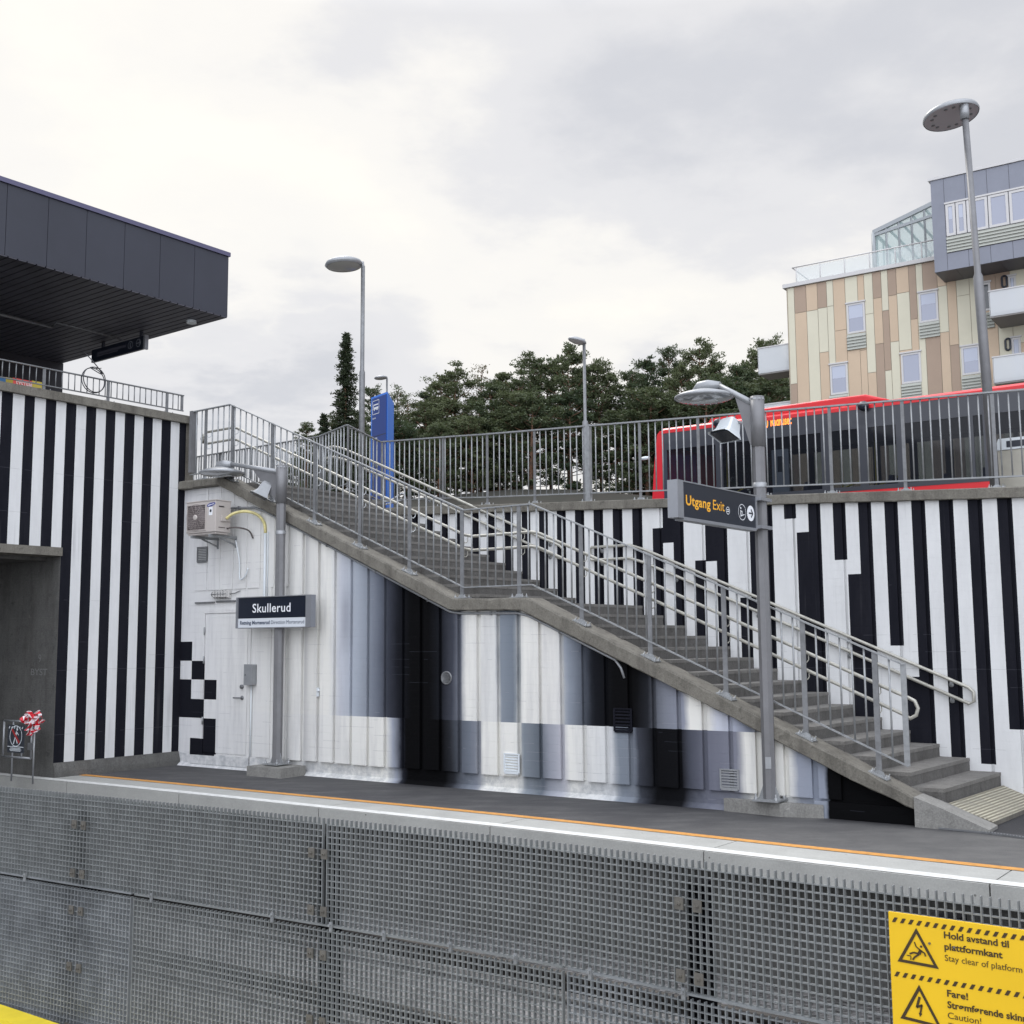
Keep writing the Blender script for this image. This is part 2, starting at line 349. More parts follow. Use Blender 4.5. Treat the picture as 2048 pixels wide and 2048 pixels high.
def asphalt():
    mt, t = newmat('asphalt'); nb = NB(t); b = pbsdf(t); b.inputs['Roughness'].default_value = .8
    pos = nb.n('ShaderNodeNewGeometry').outputs['Position']
    s = nb.dot(pos, tuple(dA)); 
    base = nb.ramp(nb.noise(pos, 1.1, 8, .65), [(.3, (.038, .037, .040)), (.7, (.062, .060, .062))])
    grit = nb.noise(pos, 130, 3, .8)
    base = nb.mix(.4, base, nb.ramp(grit, [(.35, (.02, .02, .022)), (.65, (.095, .094, .094))]))
    n3 = nb.noise(nb.scalev(pos, 1.6, 4, 1), .9, 7, .75)
    base = nb.mix(nb.math('MULTIPLY', nb.ramp(n3, [(.47, (0, 0, 0)), (.72, (1, 1, 1))]), .5), base, (.15, .147, .14))
    # dust near the foot of the wall and towards the stairs
    ds = nb.math('MULTIPLY', nb.math('SUBTRACT', nb.dot(pos, tuple(dA)), float(dA.dot(c1)+8.2)), .22, True)
    base = nb.mix(nb.math('MULTIPLY', nb.math('MULTIPLY', ds, nb.noise(pos, 2.2, 6, .7), True), .8), base, (.19, .185, .17))
    # overspray of the mural on the asphalt
    sw = nb.math('SUBTRACT', s, float(dA.dot(c1))); dist = nb.math('SUBTRACT', nb.dot(pos, (dA.y, -dA.x, 0)), float(dA.y*c1.x-dA.x*c1.y)); dist = nb.math('ADD', dist, nb.math('MULTIPLY', nb.noise(pos, 3, 4), .16))
    band = nb.ramp(nb.math('MULTIPLY', sw, 1/12), [(0, (0, 0, 0)), (.345, (0, 0, 0)), (.37, (1, 1, 1)), (.43, (1, 1, 1)), (.46, (0, 0, 0)), (.62, (0, 0, 0)), (.66, (1, 1, 1)), (.72, (1, 1, 1)), (.76, (0, 0, 0)), (.83, (0, 0, 0)), (.845, (1, 1, 1)), (.92, (1, 1, 1))])
    near = nb.ramp(dist, [(.10, (1, 1, 1)), (.42, (0, 0, 0))])
    base = nb.mix(nb.math('MULTIPLY', nb.math('MULTIPLY', band, near), .85), base, (.012, .012, .016))
    nb.l(base, b.inputs['Base Color'])
    bp = nb.n('ShaderNodeBump'); bp.inputs['Strength'].default_value = .6; bp.inputs['Distance'].default_value = .006
    nb.l(grit, bp.inputs['Height']); nb.l(bp.outputs[0], b.inputs['Normal']); return mt
m_asph = asphalt()
far_wall = [p for p in offs(ora_s, 6.5)]
g = MB(); ribbon(g, ora_s, far_wall, 0.)
struct(g.build('platform', m_asph))
# concrete edge slabs (separate slabs, joints between)
def edgeconc():
    mt, t = newmat('edge_slab'); nb = NB(t); b = pbsdf(t); b.inputs['Roughness'].default_value = .8
    pos = nb.n('ShaderNodeNewGeometry').outputs['Position']
    base = nb.ramp(nb.noise(pos, 2.4, 8, .6), [(.3, (.30, .30, .278)), (.7, (.40, .40, .37))])
    base = nb.mix(.25, base, nb.ramp(nb.noise(pos, 70, 3, .7), [(.3, (.22, .22, .21)), (.7, (.5, .5, .48))]))
    vo = nb.n('ShaderNodeTexVoronoi'); vo.inputs['Scale'].default_value = 5; nb.l(pos, vo.inputs['Vector'])
    spot = nb.math('LESS_THAN', vo.outputs['Distance'], .045)
    base = nb.mix(nb.math('MULTIPLY', spot, .7), base, (.06, .06, .055))
    nb.l(base, b.inputs['Base Color']); return mt
m_edge = edgeconc(); m_wline = simple('white_line_paint', (.60, .60, .575), .7, 0, .2, 14); m_oline = simple('orange_line_paint', (.56, .26, .055), .65, 0, .25, 16)
E_in = offs(edge_s, .0)
g = MB()
L2 = len(edge_s)
zt = .004
g2 = MB()
# arclength resample, joints every 2.35 m
def resample(P, step):
    out = [P[0]]; acc = 0; 
    for i in range(len(P)-1):
        a, b = P[i], P[i+1]; d = (b-a).length; t = step-acc
        while t <= d: out.append(a+(b-a)*(t/d)); t += step
        acc = d-(t-step)
    return out
def nearest_on(P, q):
    best = None
    for i in range(len(P)-1):
        a, b = P[i], P[i+1]; ab = b-a; t = max(0, min(1, (q-a).dot(ab)/ab.length_squared)); r = a+ab*t
        if best is None or (r-q).length < best[0]: best = ((r-q).length, r)
    return best[1]
J = resample(edge_s, .5875)
for i in range(len(J)-1):
    a, b = J[i], J[i+1]; d = (b-a).normalized()
    if i % 4 == 0: a = a+d*.006
    if i % 4 == 3: b = b-d*.006
    ai, bi = nearest_on(ora_s, a), nearest_on(ora_s, b)
    lo = V((0, 0, -.16))
    g.prism([a+V((0, 0, zt)), b+V((0, 0, zt)), bi+V((0, 0, zt)), ai+V((0, 0, zt))], lo)
struct(g.build('platform_edge', m_edge))
g = MB(); A = J; ribbon(g, offs(A, .02), offs(A, .17), .009); struct(g.build('white_line', m_wline))
g = MB(); ribbon(g, offs(ora_s, -.07), offs(ora_s, .05), .0085); struct(g.build('orange_line', m_oline))
g = MB(); fa = offs(edge_s, .5)
for i in range(len(fa)-1):
    g.quad(fa[i]+V((0, 0, -.157)), fa[i+1]+V((0, 0, -.157)), fa[i+1]+V((0, 0, -1.3)), fa[i]+V((0, 0, -1.3)))
struct(g.build('platform_face', concrete('platform_face', (.10, .10, .095), (.06, .06, .055), stain_amt=.4)))
# ballast
def ballast():
    mt, t = newmat('ballast'); nb = NB(t); b = pbsdf(t); b.inputs['Roughness'].default_value = .9
    pos = nb.n('ShaderNodeNewGeometry').outputs['Position']
    vo = nb.n('ShaderNodeTexVoronoi'); vo.inputs['Scale'].default_value = 18; nb.l(pos, vo.inputs['Vector'])
    base = nb.mix(.75, nb.ramp(nb.noise(pos, .8, 4), [(.3, (.06, .055, .05)), (.7, (.12, .115, .11))]), nb.ramp(vo.outputs['Color'], [(0, (.05, .05, .05)), (1, (.30, .29, .28))]))
    nb.l(base, b.inputs['Base Color']); bp = nb.n('ShaderNodeBump'); bp.inputs['Distance'].default_value = .04
    nb.l(vo.outputs['Distance'], bp.inputs['Height']); bp.invert = True; nb.l(bp.outputs[0], b.inputs['Normal']); return mt
m_ball = ballast()
g = MB(); g.quad((-400, -60, -1.15), (400, -60, -1.15), (400, 600, -1.15), (-400, 600, -1.15)); struct(g.build('track_bed', m_ball))
m_rail = simple('rail_steel', (.025, .022, .02), .5, .6, .3, 8)
for k, off in enumerate((-.95, -2.4)):
    R_ = offs(edge_s, off); g = MB(); g.tube([p+V((0, 0, -.95)) for p in R_], .045, 6)
    for i in range(len(R_)-1): g.bar(R_[i]+V((0, 0, -1.03)), R_[i+1]+V((0, 0, -1.03)), .14, .03)
    tag(g.build('track_rail', m_rail), ('brown steel running rail nearest the far platform edge', 'brown steel running rail just behind the mesh fence')[k], 'rail')
# upper ground (road and plaza) : grade falls to the right
def upz(s): return 4.02-.05*max(0, min(45, s+9.8)) if s > -9.8 else 4.02
g = MB(); ss = [-60, -25, -9.8, -5, 0, 5, 12, 20, 35.2, 120]; oo = [-.12, -1, -4, -10, -25, -60, -130, -300]
grid = [[W2(s, o, upz(s)-.05) for o in oo] for s in ss]
# keep stairs and wall W3 clear on the left
for i in range(len(ss)-1):
    for j in range(len(oo)-1): g.quad(grid[i][j], grid[i+1][j], grid[i+1][j+1], grid[i][j+1])
struct(g.build('ground', simple('upper_asphalt', (.09, .088, .085), .85, 0, .3, 2, .4, 60)))
g = MB()
pl = [W3(.0, -.3, 4.2), W1(1.0, -.25, 4.2), W2(-9.86, 0, 4.2), W2(-9.86, -.4, 4.2), W2(-60, -.4, 4.2), W3(45, -.3, 4.2)]
g.prism(pl, (0, 0, -.25)); struct(g.build('plaza', simple('plaza_paving', (.2, .195, .18), .85, 0, .2, 3)))

# ------------------------------------------------------------------ stair wall (mural)
beam_top = [(0, 4.32), (.99, 4.30), (5.37, 2.36), (6.47, 2.34), (10.35, .585), (11.04, .25)]
beam_bot = [(0, 4.19), (.89, 4.19), (5.30, 2.21), (6.38, 2.19), (9.25, .92), (10.3, .43), (11.0, .15)]
def lerp(P, s):
    if s <= P[0][0]: return P[0][1]
    for (a, za), (b, zb) in zip(P, P[1:]):
        if s <= b: return za+(zb-za)*(s-a)/(b-a)
    return P[-1][1]
def mural():
    mt, t = newmat('mural_paint'); nb = NB(t); b = pbsdf(t); b.inputs['Roughness'].default_value = .75; b.inputs['Specular IOR Level'].default_value = .12
    pos = nb.n('ShaderNodeNewGeometry').outputs['Position']
    s0 = nb.math('SUBTRACT', nb.dot(pos, tuple(dA)), float(dA.dot(c1)))
    sp = nb.n('ShaderNodeSeparateXYZ'); nb.l(pos, sp.inputs[0]); z = sp.outputs[2]
    wobn = nb.math('MULTIPLY', nb.math('SUBTRACT', nb.noise(nb.scalev(pos, 1, 1, .6), 1.7, 5), .5), .16)
    s = nb.math('MULTIPLY', nb.math('ADD', s0, wobn), 1/11.2)
    W = (.67, .672, .675); WW = (.74, .73, .68); B0 = (.0065, .0072, .012)
    def c(v, t='c'):
        if t == 'w': return WW
        if t == 'c': return W
        return (v*.93, v*.98, v*1.12)
    up = [(0, W), (3.14, WW), (3.36, (.54, .56, .61)), (3.6, (.43, .47, .53)), (4.02, (.21, .235, .29)), (4.2, (.10, .11, .145)), (4.4, (.03, .034, .05)), (4.6, B0), (4.9, B0), (5.1, (.035, .04, .055)), (5.3, (.11, .12, .155)), (5.42, (.26, .28, .33)), (5.52, WW), (5.95, (.66, .66, .64)), (6.02, (.30, .34, .39)), (6.24, (.24, .28, .33)), (6.36, WW), (6.86, (.68, .67, .64)), (6.97, (.33, .37, .43)), (7.2, (.14, .16, .2)), (7.32, (.03, .035, .05)), (7.6, B0), (7.9, B0), (8.05, (.05, .055, .07)), (8.28, (.27, .29, .34)), (8.5, (.33, .35, .42)), (8.57, WW), (8.8, WW), (8.86, (.58, .6, .66)), (9.1, (.42, .45, .54)), (9.3, (.25, .28, .35))]
    up2 = [(9.3, (.25, .28, .35)), (9.5, WW), (9.72, (.60, .62, .66)), (9.8, (.36, .39, .46)), (10.07, (.33, .365, .44)), (10.1, B0), (11.2, B0)]
    lo = [(0, W), (4.18, WW), (4.28, (.4, .43, .5)), (4.42, (.05, .055, .08)), (4.5, B0), (5.12, B0), (5.26, (.06, .065, .08)), (5.42, (.17, .19, .23)), (5.56, (.23, .26, .31)), (5.68, (.30, .32, .37)), (5.75, WW), (6.28, WW), (6.36, (.30, .34, .38)), (6.62, (.17, .2, .24)), (6.72, (.35, .37, .42)), (6.9, (.5, .5, .55)), (6.99, WW), (7.56, (.64, .65, .65)), (7.63, (.28, .32, .37)), (7.84, (.26, .29, .34)), (7.92, (.10, .11, .14)), (8.12, (.012, .013, .02)), (8.45, (.02, .022, .03)), (8.55, (.13, .14, .18)), (8.8, (.22, .23, .29)), (9.12, (.29, .3, .36)), (9.21, WW)]
    lo2 = [(9.21, WW), (9.68, WW), (9.8, (.36, .39, .46)), (10.07, (.33, .365, .44)), (10.1, B0), (11.2, B0)]
    S_ = 11.2
    dk = lambda P: [(a, tuple(x*min(1, (max(q)/.70))**.55 for x in q)) for a, q in P]
    up, up2, lo, lo2 = dk(up), dk(up2), dk(lo), dk(lo2)
    ru = nb.ramp(s, [(a/S_, q) for a, q in up]); ru2 = nb.ramp(s, [(a/S_, q) for a, q in up2])
    rl = nb.ramp(s, [(a/S_, q) for a, q in lo]); rl2 = nb.ramp(s, [(a/S_, q) for a, q in lo2])
    ru = nb.mix(nb.math('GREATER_THAN', s, 9.3/S_), ru, ru2); rl = nb.mix(nb.math('GREATER_THAN', s, 9.21/S_), rl, rl2)
    base = nb.mix(nb.math('LESS_THAN', z, .833), ru, rl)
    # sprayed grey halo behind the lamp post
    halo = nb.ramp(nb.math('MULTIPLY', s0, .1), [(.262, (0, 0, 0)), (.268, (1, 1, 1)), (.278, (.3, .3, .3)), (.30, (0, 0, 0))])
    base = nb.mix(nb.math('MULTIPLY', halo, .45), base, (.10, .10, .12))
    h2 = nb.math('MULTIPLY', nb.ramp(nb.math('MULTIPLY', s0, .1), [(.33, (0, 0, 0)), (.345, (1, 1, 1)), (.36, (.0, .0, .0))]), nb.ramp(nb.math('MULTIPLY', z, .25), [(.40, (0, 0, 0)), (.5, (1, 1, 1)), (.58, (1, 1, 1)), (.66, (0, 0, 0))]))
    base = nb.mix(nb.math('MULTIPLY', h2, .4), base, (.10, .10, .13))
    # checkered squares next to the corner and on the door
    msk = None
    cs = [-.2, .26, .57, .84]; 
    def rect(a, b_, z0, z1):
        q = nb.math('MULTIPLY', nb.math('MULTIPLY', nb.math('GREATER_THAN', s0, a), nb.math('LESS_THAN', s0, b_)), nb.math('MULTIPLY', nb.math('GREATER_THAN', z, z0), nb.math('LESS_THAN', z, z1)))
        return q
    for r in ((-.2, .26, 1.56, 1.85), (.26, .57, 1.28, 1.56), (.57, .84, .99, 1.28), (-.2, .26, .71, 1.28), (.26, .57, .71, .99), (.57, .84, .17, .71), (.26, .58, .17, .41)):
        q = rect(*r); msk = q if msk is None else nb.math('MAXIMUM', msk, q)
    base = nb.mix(msk, base, BLACK)
    def lumi(c_):
        q = nb.n('ShaderNodeRGBToBW'); nb.l(c_, q.inputs[0]); return q.outputs[0]
    # dirt: grime streaks under the beam and weathered foot
    st = nb.noise(nb.scalev(pos, 6, 6, .55), 1.1, 6, .7)
    base = nb.mix(nb.math('MULTIPLY', nb.math('MULTIPLY', nb.ramp(st, [(.46, (0, 0, 0)), (.72, (1, 1, 1))]), .34), nb.math('MULTIPLY', lumi(base), 1.6, True)), base, (.30, .30, .32))
    foot = nb.math('MULTIPLY', nb.math('LESS_THAN', nb.math('ADD', z, nb.math('MULTIPLY', nb.noise(pos, 4, 5), .05)), .205), nb.ramp(nb.noise(pos, 7, 8, .75), [(.42, (.1, .1, .1)), (.62, (1, 1, 1))]))
    base = nb.mix(nb.math('MULTIPLY', nb.math('MULTIPLY', foot, .6), nb.math('MULTIPLY', lumi(base), 2.2, True)), base, (.28, .30, .32))
    wb = nb.math('MULTIPLY', nb.noise(nb.scalev(pos, .5, .5, 3), 1, 2), .02)
    zl = nb.math('MULTIPLY', nb.math('ADD', z, wb), 1/.1)
    wn = nb.n('ShaderNodeTexWhiteNoise'); wn.noise_dimensions = '1D'; nb.l(nb.math('ADD', nb.math('FLOOR', zl), nb.math('MULTIPLY', nb.math('FLOOR', nb.math('MULTIPLY', s0, 3.28)), 7.3)), wn.inputs['W'])
    ln = nb.math('MULTIPLY', nb.math('LESS_THAN', nb.math('FRACT', zl), .07), nb.math('GREATER_THAN', nb.math('ADD', wn.outputs['Value'], nb.math('MULTIPLY', nb.noise(pos, 2.3, 3), .8)), 1.27))
    lum = nb.n('ShaderNodeRGBToBW'); nb.l(base, lum.inputs[0])
    lc = nb.mix(nb.math('GREATER_THAN', lum.outputs[0], .12), (.05, .055, .07), (.3, .3, .33))
    base = nb.mix(nb.math('MULTIPLY', ln, .3), base, lc)
    nb.l(base, b.inputs['Base Color'])
    h = nb.math('SUBTRACT', nb.math('ADD', nb.math('MULTIPLY', nb.noise(pos, 48, 4, .7), .4), nb.math('MULTIPLY', wn.outputs['Value'], .3)), nb.math('MULTIPLY', nb.math('LESS_THAN', nb.math('FRACT', zl), .07), .5))
    bp = nb.n('ShaderNodeBump'); bp.inputs['Strength'].default_value = .55; bp.inputs['Distance'].default_value = .007
    nb.l(h, bp.inputs['Height']); nb.l(bp.outputs[0], b.inputs['Normal']); return mt
m_mural = mural()
T = thing('mural_wall', 'wall under the stairs sprayed with black, grey and white vertical gradients', 'wall', c1)
g = MB()
poly = [(0, -.05), (10.98, -.05), (10.98, .16)]+[(s, z) for s, z in beam_bot[::-1] if s < 10.9]
g.prism([W1(s, 0, z) for s, z in poly], -W1.n*.3)
# raised boards
def board(g, s0, s1, zb, o):
    ks = [s0, s1]; brk = [b for b, _ in beam_bot if s0 < b < s1]
    tp = [(s, lerp(beam_bot, s)-.004) for s in sorted([s0, s1]+brk, reverse=True)]
    if min(z for _, z in tp) < zb+.05: return
    g.prism([W1(s, .001, z) for s, z in [(s0, zb), (s1, zb)]+tp], W1.n*o)
k = 0; s = 2.34
while s < 10.1:
    board(g, s+.030+random.uniform(-.006, .006), s+.305-.030+random.uniform(-.006, .006), .195+.004*math.sin(k), .045); s += .305; k += 1
for i in range(7):
    a = .30+i*.29
    if a < 2.2: board(g, a, a+.26, 2.62, .012)
for a in (1.70, 2.0): g.fbox(W1, a, a+.27, .001, .012, .195, 2.62)
g.fbox(W1, 9.95, 10.96, .001, .05, -.05, .17)
g.prism([W1(.02, 0, .0), W1(.02, .07, 0), W1(.02, .0, .05)], W1.d*9.9)       # mortar fillet at the foot
g.build('wall', m_mural, T)
# door
D = MB(); D.fbox(W1, .545, 1.535, .002, .022, 2.27, 2.33); D.fbox(W1, .50, .555, .002, .02, .03, 2.27); D.fbox(W1, 1.505, 1.56, .002, .02, .03, 2.27)
D.build('door_frame', m_mural, T)
D = MB(); D.fbox(W1, .57, 1.49, .002, .014, .215, 2.255); D.fbox(W1, .3, 1.56, .001, .03, .04, .19); dr = D.build('door', m_mural, T, 'white steel door with black painted squares at its left edge')
h = MB(); h.tube([W1(1.40, .014, 1.03), W1(1.40, .07, 1.03), W1(1.27, .07, 1.03)], .011, 8); h.lathe([(0.03, 0), (.03, .012), (0, .012)], W1(1.40, .014, 1.03), W1.n, 14); h.lathe([(.03, 0), (.03, .03), (0, .03)], W1(1.40, .014, 1.19), W1.n, 14)
h.build('door_handle', m_galv_d, dr)
for z in (.62, 1.52, 1.95):
    h = MB(); h.tube([W1(.562, .03, z), W1(.562, .03, z+.11)], .012, 8); h.build('hinge', m_galv, dr)
h = MB(); h.fbox(W1, .33, .75, .001, .03, 2.42, 2.445); h.fbox(W1, .80, 1.22, .001, .03, 2.43, 2.455); h.build('drip_rail', m_galv_d, T)
def vent(a, b, z0, z1, n, mat, F=W1, parent=T, o=.046):
    g = MB(); g.fbox(F, a-.015, a+.004, o, o+.016, z0-.015, z1+.015); g.fbox(F, b-.004, b+.015, o, o+.016, z0-.015, z1+.015); g.fbox(F, a, b, o, o+.016, z1, z1+.015); g.fbox(F, a, b, o, o+.02, z0-.03, z0)
    dz = (z1-z0)/n
    for i in range(n):
        zz_ = z0+dz*(i+.15); g.prism([F(a, o-.02, zz_+dz*.55), F(a, o+.012, zz_), F(a, o+.012, zz_+.012), F(a, o-.02, zz_+dz*.55+.012)], F.d*(b-a))
    v = g.build('air_vent', mat, parent)
    q = MB(); q.fbox(F, a, b, o-.02, o-.012, z0, z1); q.build('duct', m_black, v); return v
# recess rather than stick out of the boards: vents sit on the board faces
vent(6.09, 6.29, .25, .45, 6, m_plwhite)
vent(8.93, 9.12, .24, .42, 6, m_lamp)
v3 = vent(7.63, 7.84, .80, 1.03, 6, m_black)
vent(.36, .56, 3.07, 3.27, 8, m_galv_d, o=.012)
g = MB(); g.lathe([(.085, 0), (.085, .012), (.07, .014), (.066, .006), (.0, .006)], W1(5.19, .046, 1.36), W1.n, 24)
for i in range(6): g.fbox(W1, 5.13+.01*abs(i-2.5)*.4, 5.25-.01*abs(i-2.5)*.4, .053, .065, 1.31+i*.018, 1.316+i*.018)
g.build('air_vent', m_galv_d, T)
g = MB(); g.tube([W1(2.95, .035, 1.15), W1(2.95, .06, 1.15), W1(2.99, .06, 1.17)], .01, 6); g.fbox(W1, 2.92, 2.96, .033, .05, 1.08, 1.2); g.build('water_tap', m_plwhite, T)

# ------------------------------------------------------------------ staircase
ST = thing('staircase', 'grey concrete staircase with a middle landing rising left to the plaza', 'staircase', W1(11, 0, 0))
g = MB(); rj = random.Random(2); R2 = []
bs_ = sorted(set([k*.11 for k in range(101)]+[q for q, _ in beam_top if q < 11.04]+[11.04]))
for q in bs_:
    j = lambda a: rj.uniform(-a, a); zt0, zb0 = lerp(beam_top, q), lerp(beam_bot, q); ch = .012+abs(j(.012)); wear = .0 if rj.random() < .8 else .015
    R2.append([W1(q, .13-ch*.6+j(.003), zt0-wear*.3), W1(q, .13+j(.004), zt0-ch-wear), W1(q, .13+j(.004), zb0+.012+j(.004)), W1(q, .118, zb0+j(.007)), W1(q, -.23, zb0), W1(q, -.23, zt0+j(.002))])
n6 = len(R2[0]); g.add([p for r_ in R2 for p in r_], [(i*n6+k, i*n6+(k+1) % n6, (i+1)*n6+(k+1) % n6, (i+1)*n6+k) for i in range(len(R2)-1) for k in range(n6)]+[tuple(range(n6)), tuple(range((len(R2)-1)*n6+n6-1, (len(R2)-1)*n6-1, -1))])
# worn lower end block
g.build('edge_beam', m_conc, ST)
g = MB(); blk = [(10.98, 0), (11.66, -.0), (11.66, .03), (11.2, .21), (10.98, .285)]
g.prism([W1(s, .145, z) for s, z in blk], -W1.n*.34); g.build('curb_block', m_conc_l, ST)
rd = V((.636, .772, 0))
def toW1(p, o=-.2):
    """follow the riser line from a point on the upper wall down to the stair wall"""
    q = W1.p+W1.n*o; n = W1.n; t = (q-p).dot(n)/rd.dot(n); r = p+rd*t; return V((r.x, r.y, 0))
def tread(t0, t1, z0, z1, name='step'):
    """t0 lower nosing, t1 next nosing (further left)"""
    a0, a1 = W2(t0, .0, 0), W2(t1, .0, 0); b0, b1 = toW1(a0), toW1(a1)
    g = MB(); z1v = V((0, 0, z1)); e_ = W2.d*.005; lo_v = V((0, 0, -.036))
    d = (b0-b1).normalized()
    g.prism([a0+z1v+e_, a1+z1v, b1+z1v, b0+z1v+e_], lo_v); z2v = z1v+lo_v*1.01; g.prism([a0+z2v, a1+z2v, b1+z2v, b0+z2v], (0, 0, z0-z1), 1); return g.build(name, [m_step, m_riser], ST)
TL = -.02; RT = .325; RH = .139; ZF = .2
zc = ZF; t = TL
for i in range(15):
    z = ZF+RH*(i+1)-.012*(0); tread(TL-RT*i, TL-RT*(i+1)-.02, z-.35, z) if i < 14 else tread(TL-RT*14, TL-RT*14-1.12, z-.35, z, 'landing')
zl = ZF+RH*15; tl = TL-RT*14-1.10
for j in range(14):
    z = zl+RH*(j+1); tread(tl-.315*j, tl-.315*(j+1)-.02, z-.35, z)
# plateau with tactile slabs at the foot
pA = W2(TL+.02, 0, .2); pB = toW1(W2(TL+.02, 0, 0), -.19)+V((0, 0, .2))
q1, q2 = onz(1986, 1643, .05), onz(2048, 1618, .05); dd = (q2-q1).normalized()
_n = W2.n; _t = (W2.p-q2).dot(_n)/dd.dot(_n); q3 = q2+dd*(_t-.002); q3.z = .05
def tactile():
    mt, t = newmat('tactile_paving'); nb = NB(t); b = pbsdf(t); b.inputs['Roughness'].default_value = .8
    pos = nb.n('ShaderNodeNewGeometry').outputs['Position']
    nv = V((rd.y, -rd.x, 0)); s = nb.dot(pos, tuple(nv)); fr = nb.math('FRACT', nb.math('MULTIPLY', s, 1/.036))
    up_ = nb.ramp(fr, [(.0, (0, 0, 0)), (.12, (1, 1, 1)), (.5, (1, 1, 1)), (.62, (0, 0, 0)), (1, (0, 0, 0))])
    cc = nb.mix(up_, (.19, .17, .125), (.47, .44, .34)); cc = nb.mix(nb.math('MULTIPLY', nb.ramp(nb.noise(pos, 5, 6, .7), [(.4, (0, 0, 0)), (.7, (1, 1, 1))]), .7), cc, (.25, .235, .19))
    u2 = nb.math('FRACT', nb.math('MULTIPLY', nb.dot(pos, tuple(rd)), 1/.3)); cc = nb.mix(nb.math('MULTIPLY', nb.math('LESS_THAN', u2, .03), .7), cc, (.1, .1, .09))
    nb.l(cc, b.inputs['Base Color']); bp = nb.n('ShaderNodeBump'); bp.inputs['Distance'].default_value = .01; nb.l(up_, bp.inputs['Height']); nb.l(bp.outputs[0], b.inputs['Normal']); return mt
g = MB(); g.prism([pA, pB, q1], (0, 0, -.008)); g.prism([pA, q1, q3], (0, 0, -.008)); struct(g.build('tactile_paving', tactile()))
g = MB(); g.prism([p+V((0, 0, -.0085)) for p in (pA, pB, q1)], (0, 0, -.3)); g.prism([p+V((0, 0, -.0085)) for p in (pA, q1, q3)], (0, 0, -.3)); struct(g.build('stair_foot_slab', m_conc))
# drain
g = MB(); dl = [onz(1838, 1652), onz(1975, 1666), onz(2048, 1676), onz(2140, 1690)]; nrm = V((-.35, -.93, 0))
T = thing('drain_channel', 'slotted steel drain grating along the foot of the stair block', 'drain', dl[0])
pts = resample(dl, .03)
for a, b in zip(pts[::1], pts[1:]):
    d = b-a; g.box(a+V((0, 0, .002)), d*.5, nrm*.07, (0, 0, .014))
for a, b in zip(dl, dl[1:]):
    g.box(a+V((0, 0, .002)), b-a, nrm*.008, (0, 0, .016)); g.box(a+nrm*.07+V((0, 0, .002)), b-a, nrm*.008, (0, 0, .016))
g.build('grating', m_galv_d, T)
g = MB()
for a, b in zip(dl, dl[1:]): g.quad(a+V((0, 0, .006)), b+V((0, 0, .006)), b+nrm*.07+V((0, 0, .006)), a+nrm*.07+V((0, 0, .006)))
g.build('channel', m_black, T)

# ------------------------------------------------------------------ upper retaining wall W2
T = thing('striped_retaining_wall', 'tall retaining wall beside the stairs in black and white vertical stripes under the road railing', 'wall', W2(0, 0, 0))
GR = -.0535
def copz(t): return 3.497+GR*t
tl_, tr_ = -10.15, 4.6
cuts = {}
cols = []
E_ = [-2.14]                      # regular .1605 columns
PW = .16
def cole(i): return -2.14+PW*i    # i integer edge index
# colour of column i between edge i and i+1 as list (colour, z lower limit)
z133 = 3.33
special = {-14: [('W', 3.33), ('B', -1)], -13: [('B', 3.12), ('W', -1)], -15: [('W', -1)], -12: [('B', -1)],
           -11: [('W', -1)], -10: [('W', 2.86), ('B', -1)], -9: [('B', 2.84), ('W', -1)], -8: [('B', -1)],
           -7: [('W', -1)], -6: [('W', 2.35), ('B', -1)], -5: [('B', 2.2), ('W', -1)], -4: [('B', -1)],
           -3: [('W', -1)], -2: [('B', 3.32), ('W', -1)], -1: [('W', 3.14), ('B', -1)], 0: [('B', -1)], 1: [('W', -1)],
           2: [('B', 2.77), ('W', -1)], 3: [('W', 2.59), ('B', -1)], 4: [('B', -1)], 5: [('W', -1)], 6: [('B', 1.73), ('W', -1)],
           7: [('W', 1.37), ('B', -1)], 8: [('B', -1)], 9: [('W', -1)], 10: [('B', -1)], 11: [('W', -1)], 12: [('B', .42), ('W', -1)], 13: [('W', -1)], 14: [('B', .81), ('W', -1)]}
special[-3] = [('W', -1)]; special[-4] = [('B', -1)]
def colcol(i):
    if i in special: return special[i]
    return [('B' if i % 2 == 0 else 'W', -1)]
g = MB(); i0 = int((tl_+2.14)/PW)-1; i1 = int((tr_+2.14)/PW)+1
def gsplit(a, b):
    """cut an interval at the groove edges: returns (a,b,is_groove)"""
    out = []; gs = []
    k0 = int((a+.42)/.32)-2
    for k in range(k0, k0+5): gs += [(-.415+.32*k-.016, -.415+.32*k+.016)]
    x = a
    for q0, q1_ in gs:
        if q1_ <= a or q0 >= b: continue
        if q0 > x: out.append((x, q0, False))
        out.append((max(q0, a), min(q1_, b), True)); x = min(q1_, b)
    if x < b: out.append((x, b, False))
    return out
for i in range(i0, i1):
    a, b = cole(i), cole(i+1); a += .0; zt_ = copz(a)-.12
    top = zt_+.02; 
    for cname, zb in colcol(i):
        mi = 0 if cname == 'W' else 1
        for x0, x1, gv in gsplit(a, b):
            o = .0 if gv else .028
            zb_ = -.1 if zb < 0 else zb
            g.quad(W2(x0, o, zb_), W2(x1, o, zb_), W2(x1, o, top), W2(x0, o, top), mi)
            if gv:
                if x0 > a+1e-4 or True: g.quad(W2(x0, 0, zb_), W2(x0, .028, zb_), W2(x0, .028, top), W2(x0, 0, top), mi)
                g.quad(W2(x1, 0, zb_), W2(x1, .028, zb_), W2(x1, .028, top), W2(x1, 0, top), mi)
        top = zb_
